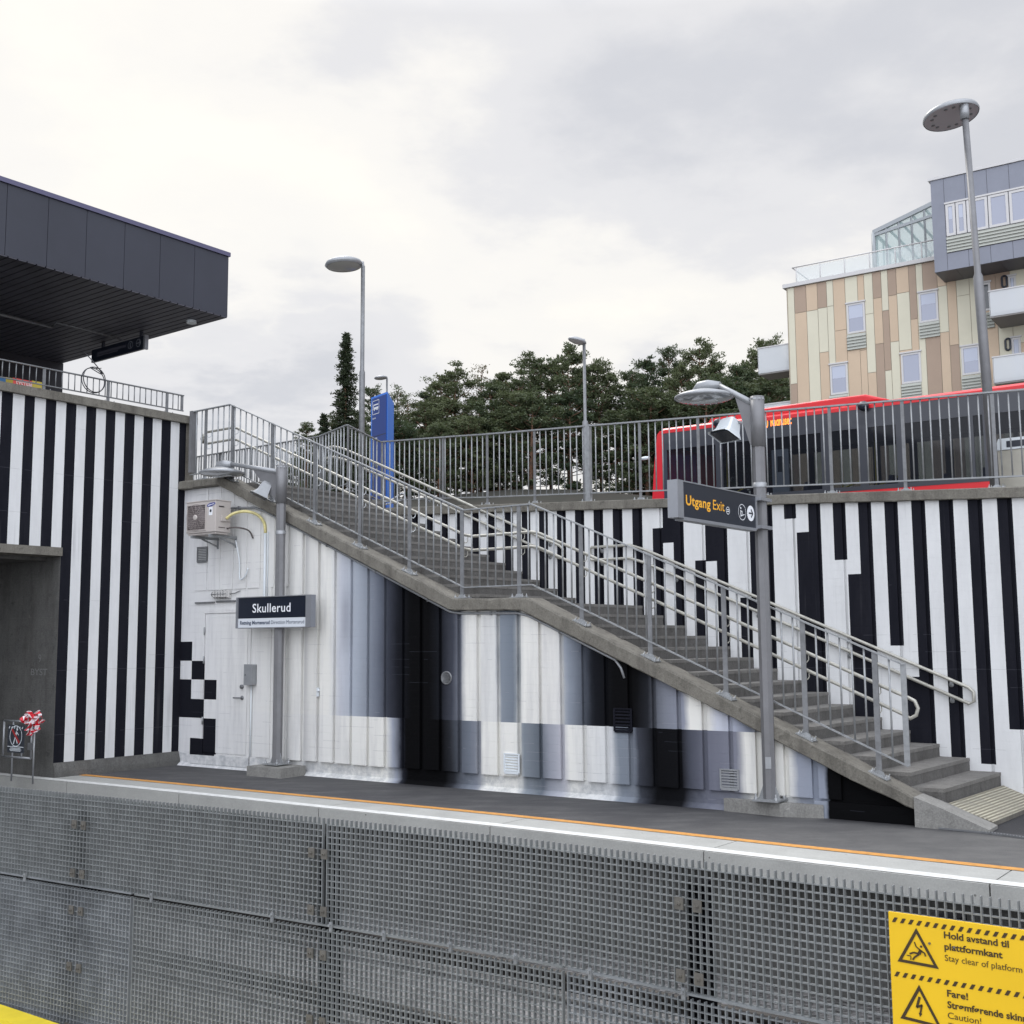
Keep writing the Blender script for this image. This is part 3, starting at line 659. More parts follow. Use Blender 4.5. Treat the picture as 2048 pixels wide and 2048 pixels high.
g.prism([W2(cole(i0), -.01, -.1), W2(cole(i1), -.01, -.1), W2(cole(i1), -.01, copz(cole(i1))-.13), W2(cole(i0), -.01, copz(cole(i0))-.13)], -W2.n*.3, 2)
g.build('wall', [m_white, m_black, m_conc], T, recalc=False)
g = MB(); ta, tb = tl_+.1, tr_
rj = random.Random(4); R2 = []; nn_ = int((tb-ta)/.12)
for k in range(nn_+1):
    q = ta+(tb-ta)*k/nn_; j = lambda a: rj.uniform(-a, a); R2.append([W2(q, .077+j(.004), copz(q)), W2(q, .085+j(.003), copz(q)-.01+j(.004)), W2(q, .085+j(.003), copz(q)-.115+j(.005)), W2(q, .078, copz(q)-.123+j(.004)), W2(q, -.335, copz(q)-.123), W2(q, -.335, copz(q))])
g.add([p for r_ in R2 for p in r_], [(i*6+k, i*6+(k+1) % 6, (i+1)*6+(k+1) % 6, (i+1)*6+k) for i in range(nn_) for k in range(6)]+[tuple(range(6)), tuple(range(nn_*6+5, nn_*6-1, -1))])
# rounded nose of the coping at its upper end
g.prism([W2(ta-.21*math.sin(math.pi*k/10), .085-.21+.21*math.cos(math.pi*k/10), copz(ta)-.123) for k in range(11)], (0, 0, .123))
g.build('coping', m_conc, T)

# ------------------------------------------------------------------ left striped wall W3 with the underpass portal
T = thing('striped_side_wall', 'left wall in even black and white stripes around the dark underpass mouth', 'wall', W3(0, 0, 0))
g = MB(); ed = [2.87, 2.70, 2.55, 2.385, 2.225, 2.07, 1.91, 1.75, 1.59, 1.43, 1.27, 1.11, .94, .785, .62, .46, .29, .13, 0.0]
PU = 2.075; LZ = 3.17
def w3q(a, b, z0, z1, mi): g.quad(W3(a, 0, z0), W3(b, 0, z0), W3(b, 0, z1), W3(a, 0, z1), mi)
eds = [2.87+.162*k for k in range(30, 0, -1)]+ed
for i in range(len(eds)-1):
    a, b = eds[i], eds[i+1]; k = (i-30); mi = 0 if k % 2 == 0 else 1
    if b >= PU-.01: w3q(a, b, LZ, 5.24, mi)
    else: w3q(min(a, PU) if a > PU else a, b, .2, 5.24, mi)
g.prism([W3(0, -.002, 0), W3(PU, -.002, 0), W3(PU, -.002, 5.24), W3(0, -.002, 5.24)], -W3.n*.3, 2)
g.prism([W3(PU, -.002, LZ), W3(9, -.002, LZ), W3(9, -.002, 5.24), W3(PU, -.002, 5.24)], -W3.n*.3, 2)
g.build('wall', [m_white, m_black, m_conc_d], T, recalc=False)
g = MB(); g.fbox(W3, -.16, 9, -.36, .07, 5.24, 5.36); g.build('coping', m_conc, T)
g = MB(); g.prism([W3(0, .0, 0), W3(0, .06, 0), W3(0, .05, .08), W3(0, .01, .2), W3(0, 0, .2)], V(W3.d)*PU); g.build('plinth', m_conc_d, T)
g = MB(); g.fbox(W3, PU, 9, -.32, .05, 3.05, LZ-.002); g.build('lintel', m_conc, T)
g = MB(); pr = [W3(-.02, .0, 3.9), W3(.1, .0, 3.9)]
g.fbox(W3, -.14, .005, -.3, .012, 4.3, 5.24); g.build('corner_pier', m_conc, T)
# underpass: inner wall, ceiling
T = thing('underpass', 'dark concrete underpass wall and ceiling behind the portal on the left', 'underpass', W3(PU, 0, 0))
ua = -(edge[1]-edge[0]).normalized()
ua = (ora_s[0]-ora_s[6]).normalized()
U = Frame(W3(PU, 0, 0), ua, (-ua.y*-1, ua.x*-1)); U.n = V((ua.y, -ua.x, 0)); U.n = U.n if U.n.dot(V((0, -1, 0))) > 0 else -U.n
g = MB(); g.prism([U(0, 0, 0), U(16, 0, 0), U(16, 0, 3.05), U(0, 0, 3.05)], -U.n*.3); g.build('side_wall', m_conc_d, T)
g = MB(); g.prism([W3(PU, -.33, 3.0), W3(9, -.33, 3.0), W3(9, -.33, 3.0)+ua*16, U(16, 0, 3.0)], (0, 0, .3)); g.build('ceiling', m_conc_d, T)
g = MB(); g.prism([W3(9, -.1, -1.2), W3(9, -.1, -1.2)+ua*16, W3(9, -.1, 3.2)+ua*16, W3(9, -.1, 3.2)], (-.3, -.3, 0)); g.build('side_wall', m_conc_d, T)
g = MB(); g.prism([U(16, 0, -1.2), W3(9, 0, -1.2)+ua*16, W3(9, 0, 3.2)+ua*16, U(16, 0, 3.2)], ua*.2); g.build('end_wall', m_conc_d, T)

# ------------------------------------------------------------------ railings
def cyl_mesh(name, r, h, mat, n=8):
    g = MB(); g.tube([(0, 0, 0), (0, 0, h)], r, n); o = g.build(name, mat); return o
def box_post(name, d, w, t, h, mat, foot=True):
    """flat bar post standing at the origin, wide along d"""
    g = MB(); nrm = V((-d.y, d.x, 0)); g.box(-d*w/2-nrm*t/2, d*w, nrm*t, (0, 0, h))
    o = g.build(name, mat)
    return o
def plate(d, grade, mat):
    nrm = V((-d.y, d.x, 0)); dd = (d+V((0, 0, grade))).normalized(); g = MB(); up_ = dd.cross(nrm); up_ = up_ if up_.z > 0 else -up_
    g.box(-dd*.1-nrm*.07, dd*.2, nrm*.14, up_*.012); 
    g.prism([-dd*.07-nrm*.012+up_*.012, dd*.07-nrm*.012+up_*.012, dd*.02-nrm*.012+up_*.05, -dd*.02-nrm*.012+up_*.05], nrm*.02)
    for a in (-.075, .075):
        for b in (-.045, .045): g.lathe([(.014, .012), (.014, .026), (.006, .026), (.006, .05), (0, .05)], dd*a+nrm*b, up_, 8)
    return g.build('base_plate', mat)
def railing(name, label, cat, F, top, h_panel, posts, foot_fn, bal_step, o=0., group=None, end_posts=(), bal_r=.0065, grade_at=None, rail_w=.042, rail_t=.016, skip=None, postw=.045, mat=None):
    """top: list of (s,z); bottom rail h_panel below; posts reach foot_fn(s)"""
    mat = mat or m_galv
    R = thing(name, label, cat, F(top[0][0], o, foot_fn(top[0][0])), group); base = V(R.location)
    a, b = MB(), MB()
    for (s0, z0), (s1, z1) in zip(top, top[1:]):
        a.bar(F(s0, o, z0), F(s1, o, z1), rail_w, rail_t); b.bar(F(s0, o, z0-h_panel), F(s1, o, z1-h_panel), rail_w*.75, rail_t*.9)
    a.build('top_rail', mat, R); b.build('bottom_rail', mat, R)
    bal = cyl_mesh('baluster', bal_r, h_panel, mat); used = False
    s = top[0][0]+bal_step; allposts = list(posts)+list(end_posts)
    while s < top[-1][0]-bal_step*.4:
        if all(abs(s-p) > bal_step*.35 for p in allposts) and not (skip and skip(s)):
            loc = F(s, o, lerp(top, s)-h_panel)-base
            if not used: bal.parent = R; bal.location = loc; used = True
            else: dup(bal, loc, R)
        s += bal_step
    for p in posts:
        zt_ = lerp(top, p); zf = foot_fn(p); gr = (lerp(top, p+.2)-lerp(top, p-.2))/.4 if grade_at is None else grade_at(p)
        q = box_post('post', F.d, postw, .014, zt_-zf, m_gpost if mat is m_galv else mat); q.parent = R; q.location = F(p, o, zf)-base
        pp = plate(F.d, gr, mat); pp.parent = q; pp.location = (0, 0, 0)
    for p in end_posts:
        zt_ = lerp(top, p); q = box_post('post', F.d, postw, .014, h_panel+.01, mat); q.parent = R; q.location = F(p, o, zt_-h_panel)-base
    return R
# stair guard (outer side)
st_top = [(.14, 5.41), (1.03, 5.42), (5.45, 3.49), (6.49, 3.49), (10.91, 1.55)]
SG = railing('stair_railing', 'galvanised baluster railing with two inner handrails standing on the outer stair beam', 'railing', W1, st_top, .99,
   [.48, 1.08, 1.94, 2.81, 3.67, 4.55, 5.42, 6.3, 7.19, 8.09, 9.0, 9.88, 10.62], lambda s: lerp(beam_top, s)+.002, .1235, o=.02, bal_r=.0105, end_posts=(10.90,), grade_at=lambda p: (-.44 if (1.05 < p < 5.4 or p > 6.45) else 0), postw=.055)
def hpath(dz, o, s0, s1):
    P = [(s0, lerp(st_top, s0)-dz)]
    for s, z in st_top[1:-1]:
        if s0 < s < s1:
            P += [(s-.06, lerp(st_top, s-.06)-dz), (s+.06, lerp(st_top, s+.06)-dz)]
    P.append((s1, lerp(st_top, s1)-dz)); return [W1(s, o, z) for s, z in P]
ho = -.075
pu, plo = hpath(.335, ho, .38, 10.93), hpath(.515, ho, .38, 10.85)
endR = [W1(10.97, ho-.0, lerp(st_top, 10.9)-.36), W1(11.0, ho, lerp(st_top, 10.9)-.43), W1(10.98, ho, lerp(st_top, 10.9)-.5), W1(10.92, ho, lerp(st_top, 10.9)-.535)]
endL = [W1(.30, ho, 5.41-.36), W1(.27, ho, 5.41-.425), W1(.30, ho, 5.41-.49)]
g = MB(); g.tube(pu+endR+plo[::-1]+endL, .0185, 10, closed=True); g.build('handrail', m_hand, SG)
for p in (.48, 1.08, 1.94, 2.81, 3.67, 4.55, 5.42, 6.3, 7.19, 8.09, 9.0, 9.88, 10.62):
    zt_ = lerp(st_top, p); g = MB(); g.fbox(W1, p-.022, p+.022, -.0, .012, zt_-.63, zt_-.40)
    for dz in (.335, .515):
        zz_ = zt_-dz; g.tube([W1(p, .0, zz_-.09), W1(p+.01, -.05, zz_-.095), W1(p+.02, ho, zz_-.07), W1(p+.02, ho, zz_-.012)], .006, 6)
    g.build('handrail_bracket', m_plwhite if p < 5 else m_hand, SG)
# wall handrails
def wallrail(name, label, P, endlow):
    T = thing(name, label, 'handrail', W2(P[0][0], .08, P[0][1]-.9))
    for dz in (0,): pass
    up_ = [W2(t, .075, z) for t, z in P]; lo_ = [W2(t, .075, z-.18) for t, z in P]
    e = P[-1]; s_ = P[0]
    cend = [W2(e[0]+.05, .075, e[1]-.05), W2(e[0]+.05, .075, e[1]-.15)]
    g = MB(); g.tube([W2(s_[0]-.03, .075, s_[1]-.03), *up_, *cend, *lo_[::-1], W2(s_[0]-.03, .075, s_[1]-.15)], .02, 10, closed=True); g.build('tube', m_hand, T)
    n = max(2, int((P[-1][0]-P[0][0])/1.15)); 
    for i in range(n+1):
        t = P[0][0]+.15+(P[-1][0]-P[0][0]-.35)*i/n; z = lerp(P, t); g = MB()
        for q in (z, z-.18):
            g.lathe([(.028, .0), (.028, .01), (0, .01)], W2(t, .028, q-.06), W2.n, 12); g.tube([W2(t, .03, q-.06), W2(t, .07, q-.06), W2(t, .075, q-.015)], .006, 6)
        g.build('bracket', m_galv, T)
    return T
wallrail('wall_handrail', 'pale double handrail on the striped wall beside the lower flight of stairs', [(-5.35, 3.125), (-4.72, 3.12), (-4.5, 3.05), (-3.97, 2.83), (-.30, 1.26)], True)
wallrail('wall_handrail', 'pale double handrail beside the upper flight of stairs, curving level at the plaza', [(-10.95, 5.14), (-10.6, 5.15), (-10.35, 5.08), (-8.83, 4.44), (-7.44, 3.84), (-5.9, 3.18)], True)
# road railing on W2
rt = [(-9.7, 5.155), (-8, 5.055), (-7.48, 5.02), (-5.52, 4.915), (-4.0, 4.83), (-1.86, 4.715), (.45, 4.6), (4.4, 4.385)]
pp = [W2.px(x, 950)[0] for x in (875, 964, 1059, 1166, 1271, 1389, 1518, 1655, 1803)]+[.07, 1.2, 2.3, 3.4, 4.35]
RG = railing('road_railing', 'long galvanised baluster railing on the coping along the bus road', 'railing', W2, rt, .985, pp, lambda s: copz(s)+.002, .1105, o=-.13, end_posts=(-9.66,), grade_at=lambda p: GR, bal_r=.0092, rail_t=.02, postw=.04)
g = MB(); tq = pp[3]; g.box(W2(tq-.03, -.1, copz(tq)+.01), W2.d*.075, W2.n*-.07, (0, 0, 1.13)); g.build('wide_post', m_galv, RG)
# corner continuation round the plaza
Rb = Frame(W2(-9.7, -.13, 0), (W2(-9.7, -.13, 0)*-1+V((-2.62, 17.98, 0))), (-1, 0)); Rb.n = V((-Rb.d.y, Rb.d.x, 0)); lb = (V((-2.62, 17.98, 0))-W2(-9.7, -.13, 0)).length
pc = V((-2.62, 17.98, 0))
railing('corner_railing', 'short railing turning the corner between the road railing and the plaza', 'railing', Rb, [(0, 5.155), (lb, 5.27)], .985, [lb*.97], lambda s: 4.2, .11, bal_r=.0105)
Rc = Frame(pc, -W2.d, W2.n)
railing('plaza_railing', 'long galvanised railing behind the head of the stairs with closely set bars', 'railing', Rc, [(0, 5.27), (.65, 5.16), (4.4, 5.16)], .95, [.6, 1.9, 3.2, 4.35], lambda s: 4.2, .07, bal_r=.012, end_posts=())

# ------------------------------------------------------------------ platform lamps
def saucer(T, c, ax_back, R=.33, name='lamp_head'):
    """dish shaped lamp head, c = centre of the rim"""
    g = MB(); g.lathe([(R*.97, -.012), (R, 0), (R*.99, .016), (R*.86, .04), (R*.6, .066), (R*.34, .088), (R*.2, .095), (0, .097)], c, UP, 40)
    ab = V(ax_back).normalized(); sd_ = ab.cross(UP)
    hump = [c+UP*.07-ab*.12, c+UP*.125-ab*.04, c+UP*.13+ab*.06, c+UP*.12+ab*.2]
    g.tube(hump, [.04, .07, .068, .038], 12)
    h = g.build(name, m_lamp, T)
    g = MB(); g.lathe([(R*.96, -.008), (R*.8, -.028), (R*.4, -.04), (0, -.042)], c, UP, 36); g.build('lens', m_lampglass, h)
    g = MB(); g.box(c-ab*R*.45-sd_*.05+UP*-.0445, ab*R*.9, sd_*.1, UP*.01); g.build('reflector', m_plwhite, h)
    return h
def plat_lamp(name, label, base, ztop, head, foot, aim):
    """base: point on platform; head: centre of the dish"""
    T = thing(name, label, 'street lamp', base)
    r = .069; d8 = []
    g = MB(); g.tube([base+UP*.16, base+UP*(ztop)], r, 8); pf = g.build('post', m_post, T)
    for p in pf.data.polygons: p.use_smooth = False
    g = MB(); g.lathe([(r+.006, 0), (r+.006, .05), (r, .05)], base+UP*2.9 if False else base+UP*(ztop-.95), UP, 8); g.lathe([(r+.012, 0), (r+.012, .02), (.0, .03)], base+UP*ztop, UP, 8, smooth=False); g.build('collar', m_lamp, T)
    g = MB(); a = V((aim.x, aim.y, 0)).normalized(); n = a.cross(UP)
    g.box(base-a*.14-n*.14+UP*.15, a*.28, n*.28, UP*.018)
    for x in (-.11, .11):
        for y in (-.11, .11): g.lathe([(.018, 0), (.018, .025), (.009, .025), (.009, .06), (0, .06)], base+a*x+n*y+UP*.168, UP, 8)
    g.prism([base+UP*.165+a*.06, base+UP*.165+a*.12, base+UP*.32+a*.06], n*.012); g.prism([base+UP*.165-a*.06, base+UP*.165-a*.12, base+UP*.32-a*.06], n*.012)
    g.build('base_plate', m_galv, T)
    g = MB(); g.prism(foot, UP*.135); g.build('footing', m_conc_l, T)
    top = base+UP*(ztop-.06); back = V((top.x-head.x, top.y-head.y, 0)); bl = back.length; back.normalize()
    st = head+UP*.13+back*.16
    g = MB(); g.tube([st, top], [.03, .036], 12); g.build('arm', m_lamp, T)
    g = MB(); q0 = st+(top-st)*.45; g.prism([q0-UP*.02, top-UP*.02, top-UP*.42, top-UP*.42-back*.09], back.cross(UP)*.012); g.build('gusset_plate', m_post, T)
    g = MB(); g.tube([top+UP*.1, top-UP*.45], r+.009, 10); g.build('sleeve', m_post, T)
    saucer(T, head, back); return T, top
bA = W1(2.37, .24, 0); wA, sA = None, None
hA, _ = onv(444, 947, W1(0, .30, 0), W1.d)
footA = [W1(2.05, .04, 0), W1(2.05, .5, 0), W1(2.72, .5, 0), W1(2.72, .04, 0)]
zA = W1.px(571, 935, .24)[1]
plat_lamp('platform_lamp', 'octagonal grey lamp post carrying the white station name sign before the mural', bA, zA, hA, footA, W1.d)
fb = onz(1545, 1632); bB = onz(1530, 1618)+V((0, 0, 0)); bB = W1(9.52, .30, 0)
pB_ = onz(1540, 1601, .15); bB = V((pB_.x, pB_.y, 0))
top_r, _ = onv(1519, 800, (bB.x, bB.y), W1.d); zB = top_r.z
hB, _ = onv(1408, 796, (bB.x, bB.y), W1.d)
footB = [onz(1448, 1622), onz(1560, 1634), onz(1648, 1637), W1(9.92, .06, 0), W1(9.05, .06, 0)]
plat_lamp('platform_lamp', 'octagonal grey lamp post carrying the hanging yellow lettered exit sign', bB, zB, hB, footB, W1.d)

def camera_box(label, c, d, tilt, attach, mat=None):
    """white hooded loudspeaker / camera housing with dark mouth pointing down along d"""
    T = thing('hooded_floodlight', label, 'floodlight', c); n = d.cross(UP).normalized(); 
    fw_ = (d*math.cos(tilt)-UP*math.sin(tilt)).normalized(); upv = n.cross(fw_).normalized(); upv = upv if upv.z > 0 else -upv
    P = lambda x, y, z: c+fw_*x+n*y+upv*z
    g = MB(); secs = [(-.15, .075, -.045, .05), (-.12, .095, -.065, .072), (.0, .115, -.078, .09), (.06, .138, -.09, .125), (.08, .15, -.095, .16)]
    ring_ = [[P(x, -hw, z0), P(x, -hw, z1*.75), P(x, -hw*.8, z1), P(x, hw*.8, z1), P(x, hw, z1*.75), P(x, hw, z0)] for x, hw, z0, z1 in secs]
    vs = [q for r_ in ring_ for q in r_]; fs = [(0, 1, 2, 3, 4, 5)]
    for i in range(len(ring_)-1):
        for j in range(6): fs.append((i*6+j, i*6+(j+1) % 6, i*6+6+(j+1) % 6, i*6+6+j))
    g.add(vs, fs); g.build('hood', mat or m_plwhite, T)
    g = MB(); g.box(P(.058, -.125, -.08), fw_*.02, n*.25, upv*.195); g.build('lens', m_dkglass, T)
    g = MB(); g.tube([P(-.14, .0, -.0), attach], .014, 8); g.build('mounting_arm', m_lamp, T)
    return T
qa, _ = onv(530, 984, W1(0, .24+.02, 0), W1.d); dl_ = (-W1.d*.62+W1.n*.78).normalized()
camera_box('white hooded floodlight on the post in front of the stair beam at left', qa+dl_*.03, dl_, math.radians(64), V((bA.x, bA.y, qa.z+.03)), m_lamp)
qb, _ = onv(1457, 863, (bB.x, bB.y), W1.d); dr_ = (-W1.d*.35+W1.n*.94).normalized()
camera_box('white hooded floodlight below the dish lamp on the exit sign post', qb+dr_*.02, dr_, math.radians(66), V((bB.x, bB.y, qb.z+.02)))

# ------------------------------------------------------------------ station signs
def signbox(name, label, F, s0, s1, o, z0, z1, th=.05):
    T = thing(name, label, 'sign', F(s0, o, z0)); return T
so_ = .34; fs_ = lambda s, o, z: W1(s, o, z)
sL = W1.px(477, 1225, so_)[0]; sR = W1.px(613, 1225, so_)[0]; sF = W1.px(624, 1225, so_)[0]
zT = (W1.px(477, 1196.5, so_)[1]+W1.px(613, 1191, so_)[1])/2; zBt = (W1.px(477, 1255, so_)[1]+W1.px(613, 1253.5, so_)[1])/2
T = thing('station_name_sign', 'black and white station name sign on the left lamp post', 'sign', W1(sL, so_, zBt))
g = MB(); g.fbox(W1, sL-.035, sL, so_-.07, so_+.02, zBt-.01, zT+.01); g.fbox(W1, sR, sF, so_-.07, so_+.02, zBt-.01, zT+.01); g.fbox(W1, sL, sR, so_-.07, so_+.012, zT, zT+.012); g.fbox(W1, sL, sR, so_-.07, so_+.012, zBt-.012, zBt); g.build('frame', m_signframe, T)
zm = zBt+(zT-zBt)*.305
g = MB(); g.fbox(W1, sL, sR, so_-.05, so_+.001, zm, zT); g.build('name_panel', m_signblk, T)
g = MB(); g.fbox(W1, sL, sR, so_-.05, so_+.0008, zBt, zm-.0005); g.build('direction_panel', simple('sign_white', (.62, .65, .68), .4), T)
Wd = sR-sL; g = MB(); hh = zT-zm
put_text(g, 'Skullerud', W1(sL+Wd*.215, so_+.0035, zm+hh*.28), W1.d, UP, width=Wd*.56, size=hh*.60, bold=.0015, spacing=1.05); g.build('lettering', m_ltr, T)
g = MB(); put_text(g, 'Retning Mortensrud', W1(sL+Wd*.03, so_+.0035, zBt+(zm-zBt)*.34), W1.d, UP, width=Wd*.445, size=(zm-zBt)*.56, bold=.002); g.build('lettering', simple('letter_slate', (.05, .07, .11), .5), T); g = MB(); put_text(g, 'Direction Mortensrud', W1(sL+Wd*.495, so_+.0035, zBt+(zm-zBt)*.34), W1.d, UP, width=Wd*.475, size=(zm-zBt)*.56, bold=.0)
g.build('lettering', simple('letter_slate', (.05, .07, .11), .5), T)
g = MB(); g.fbox(W1, 2.25, 2.5, .16, so_-.06, zBt+.08, zBt+.12); g.fbox(W1, 2.25, 2.5, .16, so_-.06, zT-.12, zT-.08); g.build('clamp', m_galv_d, T)
# exit sign, square to the wall
bd = -rd  # towards the track
X = Frame(bB, (-.0, -.0), (0, 0)) if False else None
# find direction so that the far end projects at x=1350 with the near height
Le = onv(1350, 995, (bB.x, bB.y), (bB-V((1.56, 10.9, 0))))[0]
nearp = onz(1350, 1031, 0); r_ = ray(1350, 1000)
pn = C0+r_*(10.75/r_.y); pn.z = 0
xd = (V((bB.x, bB.y, 0))-pn).normalized(); SL = (V((bB.x, bB.y, 0))-pn).length
XN = V((xd.y, -xd.x, 0)); XN = XN if XN.dot(-pn) > 0 else -XN
XS = Frame(pn+XN*.03, xd, XN)
sE = XS.px(1511, 1020)[0]
zt1 = XS.px(1352, 961)[1]; zb1 = XS.px(1352, 1031)[1]; zt2 = XS.px(1511, 993)[1]; zb2 = XS.px(1511, 1057)[1]
print('exit sign z', zt1, zt2, zb1, zb2, 'len', sE, SL, 'post', bA, bB, zA, zB)
ZT, ZB = (zt1+zt2)/2, (zb1+zb2)/2
T = thing('exit_sign', 'dark hanging exit sign with orange letters and arrow, fixed to the right lamp post', 'sign', XS(sE, -.03, ZB))
g = MB(); g.fbox(XS, -.02, .09, -.1, .012, ZB-.012, ZT+.012); g.fbox(XS, sE-.01, sE+.02, -.1, .012, ZB-.012, ZT+.012); g.fbox(XS, .09, sE-.01, -.09, .010, ZT, ZT+.012); g.fbox(XS, .09, sE-.01, -.09, .010, ZB-.03, ZB); 
for z in (ZB+.0, ZT-.04): g.fbox(XS, sE+.02, SL+.09, -.12, .06, z, z+.035)
g.build('frame', m_signframe, T)
g = MB(); g.fbox(XS, .09, sE-.01, -.08, .003, ZB, ZT); g.build('panel', m_signblk, T)
hh = ZT-ZB; Wd = sE
# letters are squeezed by perspective in the photo; fit by survey
def xs(x): return XS.px(x, 1010)[0]
g = MB(); z0 = ZB+hh*.36
put_text(g, 'Utgang', XS(xs(1371), .0055, z0), XS.d, UP, width=xs(1420)-xs(1371), size=hh*.40, bold=.0032, spacing=1.06); g.build('lettering', m_ltro, T, 'bold orange word'); g = MB(); put_text(g, 'Exit', XS(xs(1425), .0055, z0), XS.d, UP, width=xs(1448)-xs(1425), size=hh*.42, bold=.0005)
g.build('lettering', m_ltro, T)
g = MB()
def ring(g, c, x, y, r0, r1, n=24):
    vs = []; 
    for k in range(n):
        a = 2*math.pi*k/n; u = x*math.cos(a)+y*math.sin(a); vs += [c+u*r0, c+u*r1]
    g.add(vs, [(2*k, 2*k+1, (2*k+3) % (2*n), (2*k+2) % (2*n)) for k in range(n)])
def disc(g, c, x, y, r, n=24, mi=0): g.add([c+(x*math.cos(2*math.pi*k/n)+y*math.sin(2*math.pi*k/n))*r for k in range(n)], [tuple(range(n))], mi)
cI = XS(xs(1454.5), .0055, ZB+hh*.40); ring(g, cI, XS.d, UP, .033, .039); 
for dz in (-.009, .009): g.box(cI-XS.d*.024+UP*(dz-.004), XS.d*.048, XN*.001, UP*.008)
c2_ = XS(xs(1483), .0055, ZB+hh*.43); ring(g, c2_, XS.d, UP, .078, .084)
g.bar(c2_+XS.d*-.045+UP*-.045, c2_+XS.d*.05+UP*-.02, .008, .001, XN); g.bar(c2_+XS.d*-.03+UP*-.04, c2_+XS.d*-.03+UP*.02, .014, .001, XN); disc(g, c2_+XS.d*-.03+UP*.042, XS.d, UP, .012, 12); g.bar(c2_+XS.d*-.03+UP*0, c2_+XS.d*.0+UP*.012, .008, .001, XN); g.bar(c2_+XS.d*.0+UP*-.03, c2_+XS.d*.0+UP*.012, .008, .001, XN)
c3 = XS(xs(1500), .0055, ZB+hh*.44); disc(g, c3, XS.d, UP, .082, 32)
g.build('symbols', m_ltr, T)
g = MB(); c3 = c3+XN*.002; g.bar(c3-XS.d*.045, c3+XS.d*.04, .016, .001, XN); g.bar(c3+XS.d*.045, c3+XS.d*.005+UP*.042, .016, .001, XN); g.bar(c3+XS.d*.045, c3+XS.d*.005-UP*.042, .016, .001, XN); g.build('arrow', m_signblk, T)
lb0 = onv(1531, 1556, (bB.x, bB.y), W1.d)[0]; tl_b = bpy.data.objects.get('platform_lamp.001')
g = MB(); toc = V((-bB.x, -bB.y, 0)).normalized(); xx = V((-toc.y, toc.x, 0)); g.box(V((bB.x, bB.y, .48))+toc*.0675-xx*.035, xx*.06, toc*.003, UP*.12); g.build('label_plate', m_lamp, tl_b)
# small grey box on the wall beside the door
s0, z0 = W1.px(498, 1369); s1, z1 = W1.px(514, 1329)
T = thing('junction_box', 'small grey metal box on the white wall right of the door', 'electrical box', W1(s0, 0, z0))
g = MB(); g.fbox(W1, s0, s1, .0, .09, z0, z1); g.fbox(W1, s0-.005, s1+.005, .09, .1, z0-.005, z1+.005); g.build('casing', m_lamp, T)
g = MB(); g.tube([W1(s0+.03, .102, z0+.14), W1(s0+.03, .11, z0+.14)], .01, 8); g.build('lock', m_galv_d, T)
g = MB(); g.tube([W1(s0+.08, .03, z0), W1(s0+.08, .03, .2)], .01, 6); g.build('conduit', m_plwhite, T)
# bulkhead lamp over the door
s0, z0 = W1.px(432.5, 1197); s1, z1 = W1.px(463, 1180)
T = thing('bulkhead_lamp', 'small caged bulkhead lamp on the white wall above the door', 'wall lamp', W1(s0, 0, z0))
g = MB(); sm, zm_ = (s0+s1)/2, (z0+z1)/2
prof = [(.0, .10), (.04, .10), (.07, .085), (.085, .04), (.085, 0)]
g.fbox(W1, s0, s1, .01, .05, z0, z1); g.prism([W1(s0+.02, .05, z0+.015), W1(s1-.02, .05, z0+.015), W1(s1-.02, .05, z1-.015), W1(s0+.02, .05, z1-.015)], W1.n*.05); g.build('cover', simple('diffuser', (.55, .54, .52), .3), T)
g = MB()
for k in range(5): g.tube([W1(s0+.03+k*.06, .05, z0), W1(s0+.03+k*.06, .11, z0+.03), W1(s0+.03+k*.06, .11, z1-.03), W1(s0+.03+k*.06, .05, z1)], .004, 5)
g.tube([W1(s0, .105, zm_), W1(s1, .105, zm_)], .004, 5); g.fbox(W1, s0-.06, s0, .01, .05, zm_-.02, zm_+.02); g.build('cage', m_galv_d, T)
g = MB(); g.tube([W1(s1, .03, zm_), W1(s1+.1, .02, zm_+.01), W1(s1+.2, .015, zm_+.04)], .006, 6); g.build('cable', m_galv_d, T)

# ------------------------------------------------------------------ air conditioner
oF = .52; sa0, za0 = W1.px(372, 1068, oF); sa1, za1 = W1.px(431.5, 1000.5, oF); dpt = .29
T = thing('air_conditioner', 'beige outdoor air conditioning unit on wall brackets under the stair head', 'air conditioner', W1(sa0, 0, za0))
m_ac = simple('ac_casing', (.47, .43, .40), .45, 0, .06, 3); m_acd = simple('ac_grille', (.10, .085, .08), .5)
g = MB(); g.fbox(W1, sa0, sa1, oF-dpt, oF, za0, za1); g.fbox(W1, sa0-.008, sa1+.008, oF-dpt-.005, oF+.008, za1, za1+.018); g.fbox(W1, sa0+.02, sa1-.02, oF-dpt+.02, oF-.02, za0-.03, za0); body = g.build('casing', m_ac, T)
bv = body.modifiers.new('b', 'BEVEL'); bv.width = .008; bv.segments = 2
wd = sa1-sa0; hg = za1-za0; fc = sa0+wd*.345; fz = za0+hg*.5; R_ = min(wd*.31, hg*.43)
fr = MB(); fr.fbox(W1, sa0+.02, sa0+wd*.69, oF+.001, oF+.012, za0+.03, za0+.045); fr.fbox(W1, sa0+.02, sa0+wd*.69, oF+.001, oF+.012, za1-.045, za1-.03); fr.fbox(W1, sa0+.02, sa0+.035, oF+.001, oF+.012, za0+.045, za1-.045); fr.fbox(W1, sa0+wd*.69-.015, sa0+wd*.69, oF+.001, oF+.012, za0+.045, za1-.045); fr.build('fan_frame', m_ac, T)
g = MB(); g.fbox(W1, sa0+.035, sa0+wd*.69-.015, oF+.0005, oF+.002, za0+.045, za1-.045); fp = g.build('fan_opening', m_acd, T)
g = MB()
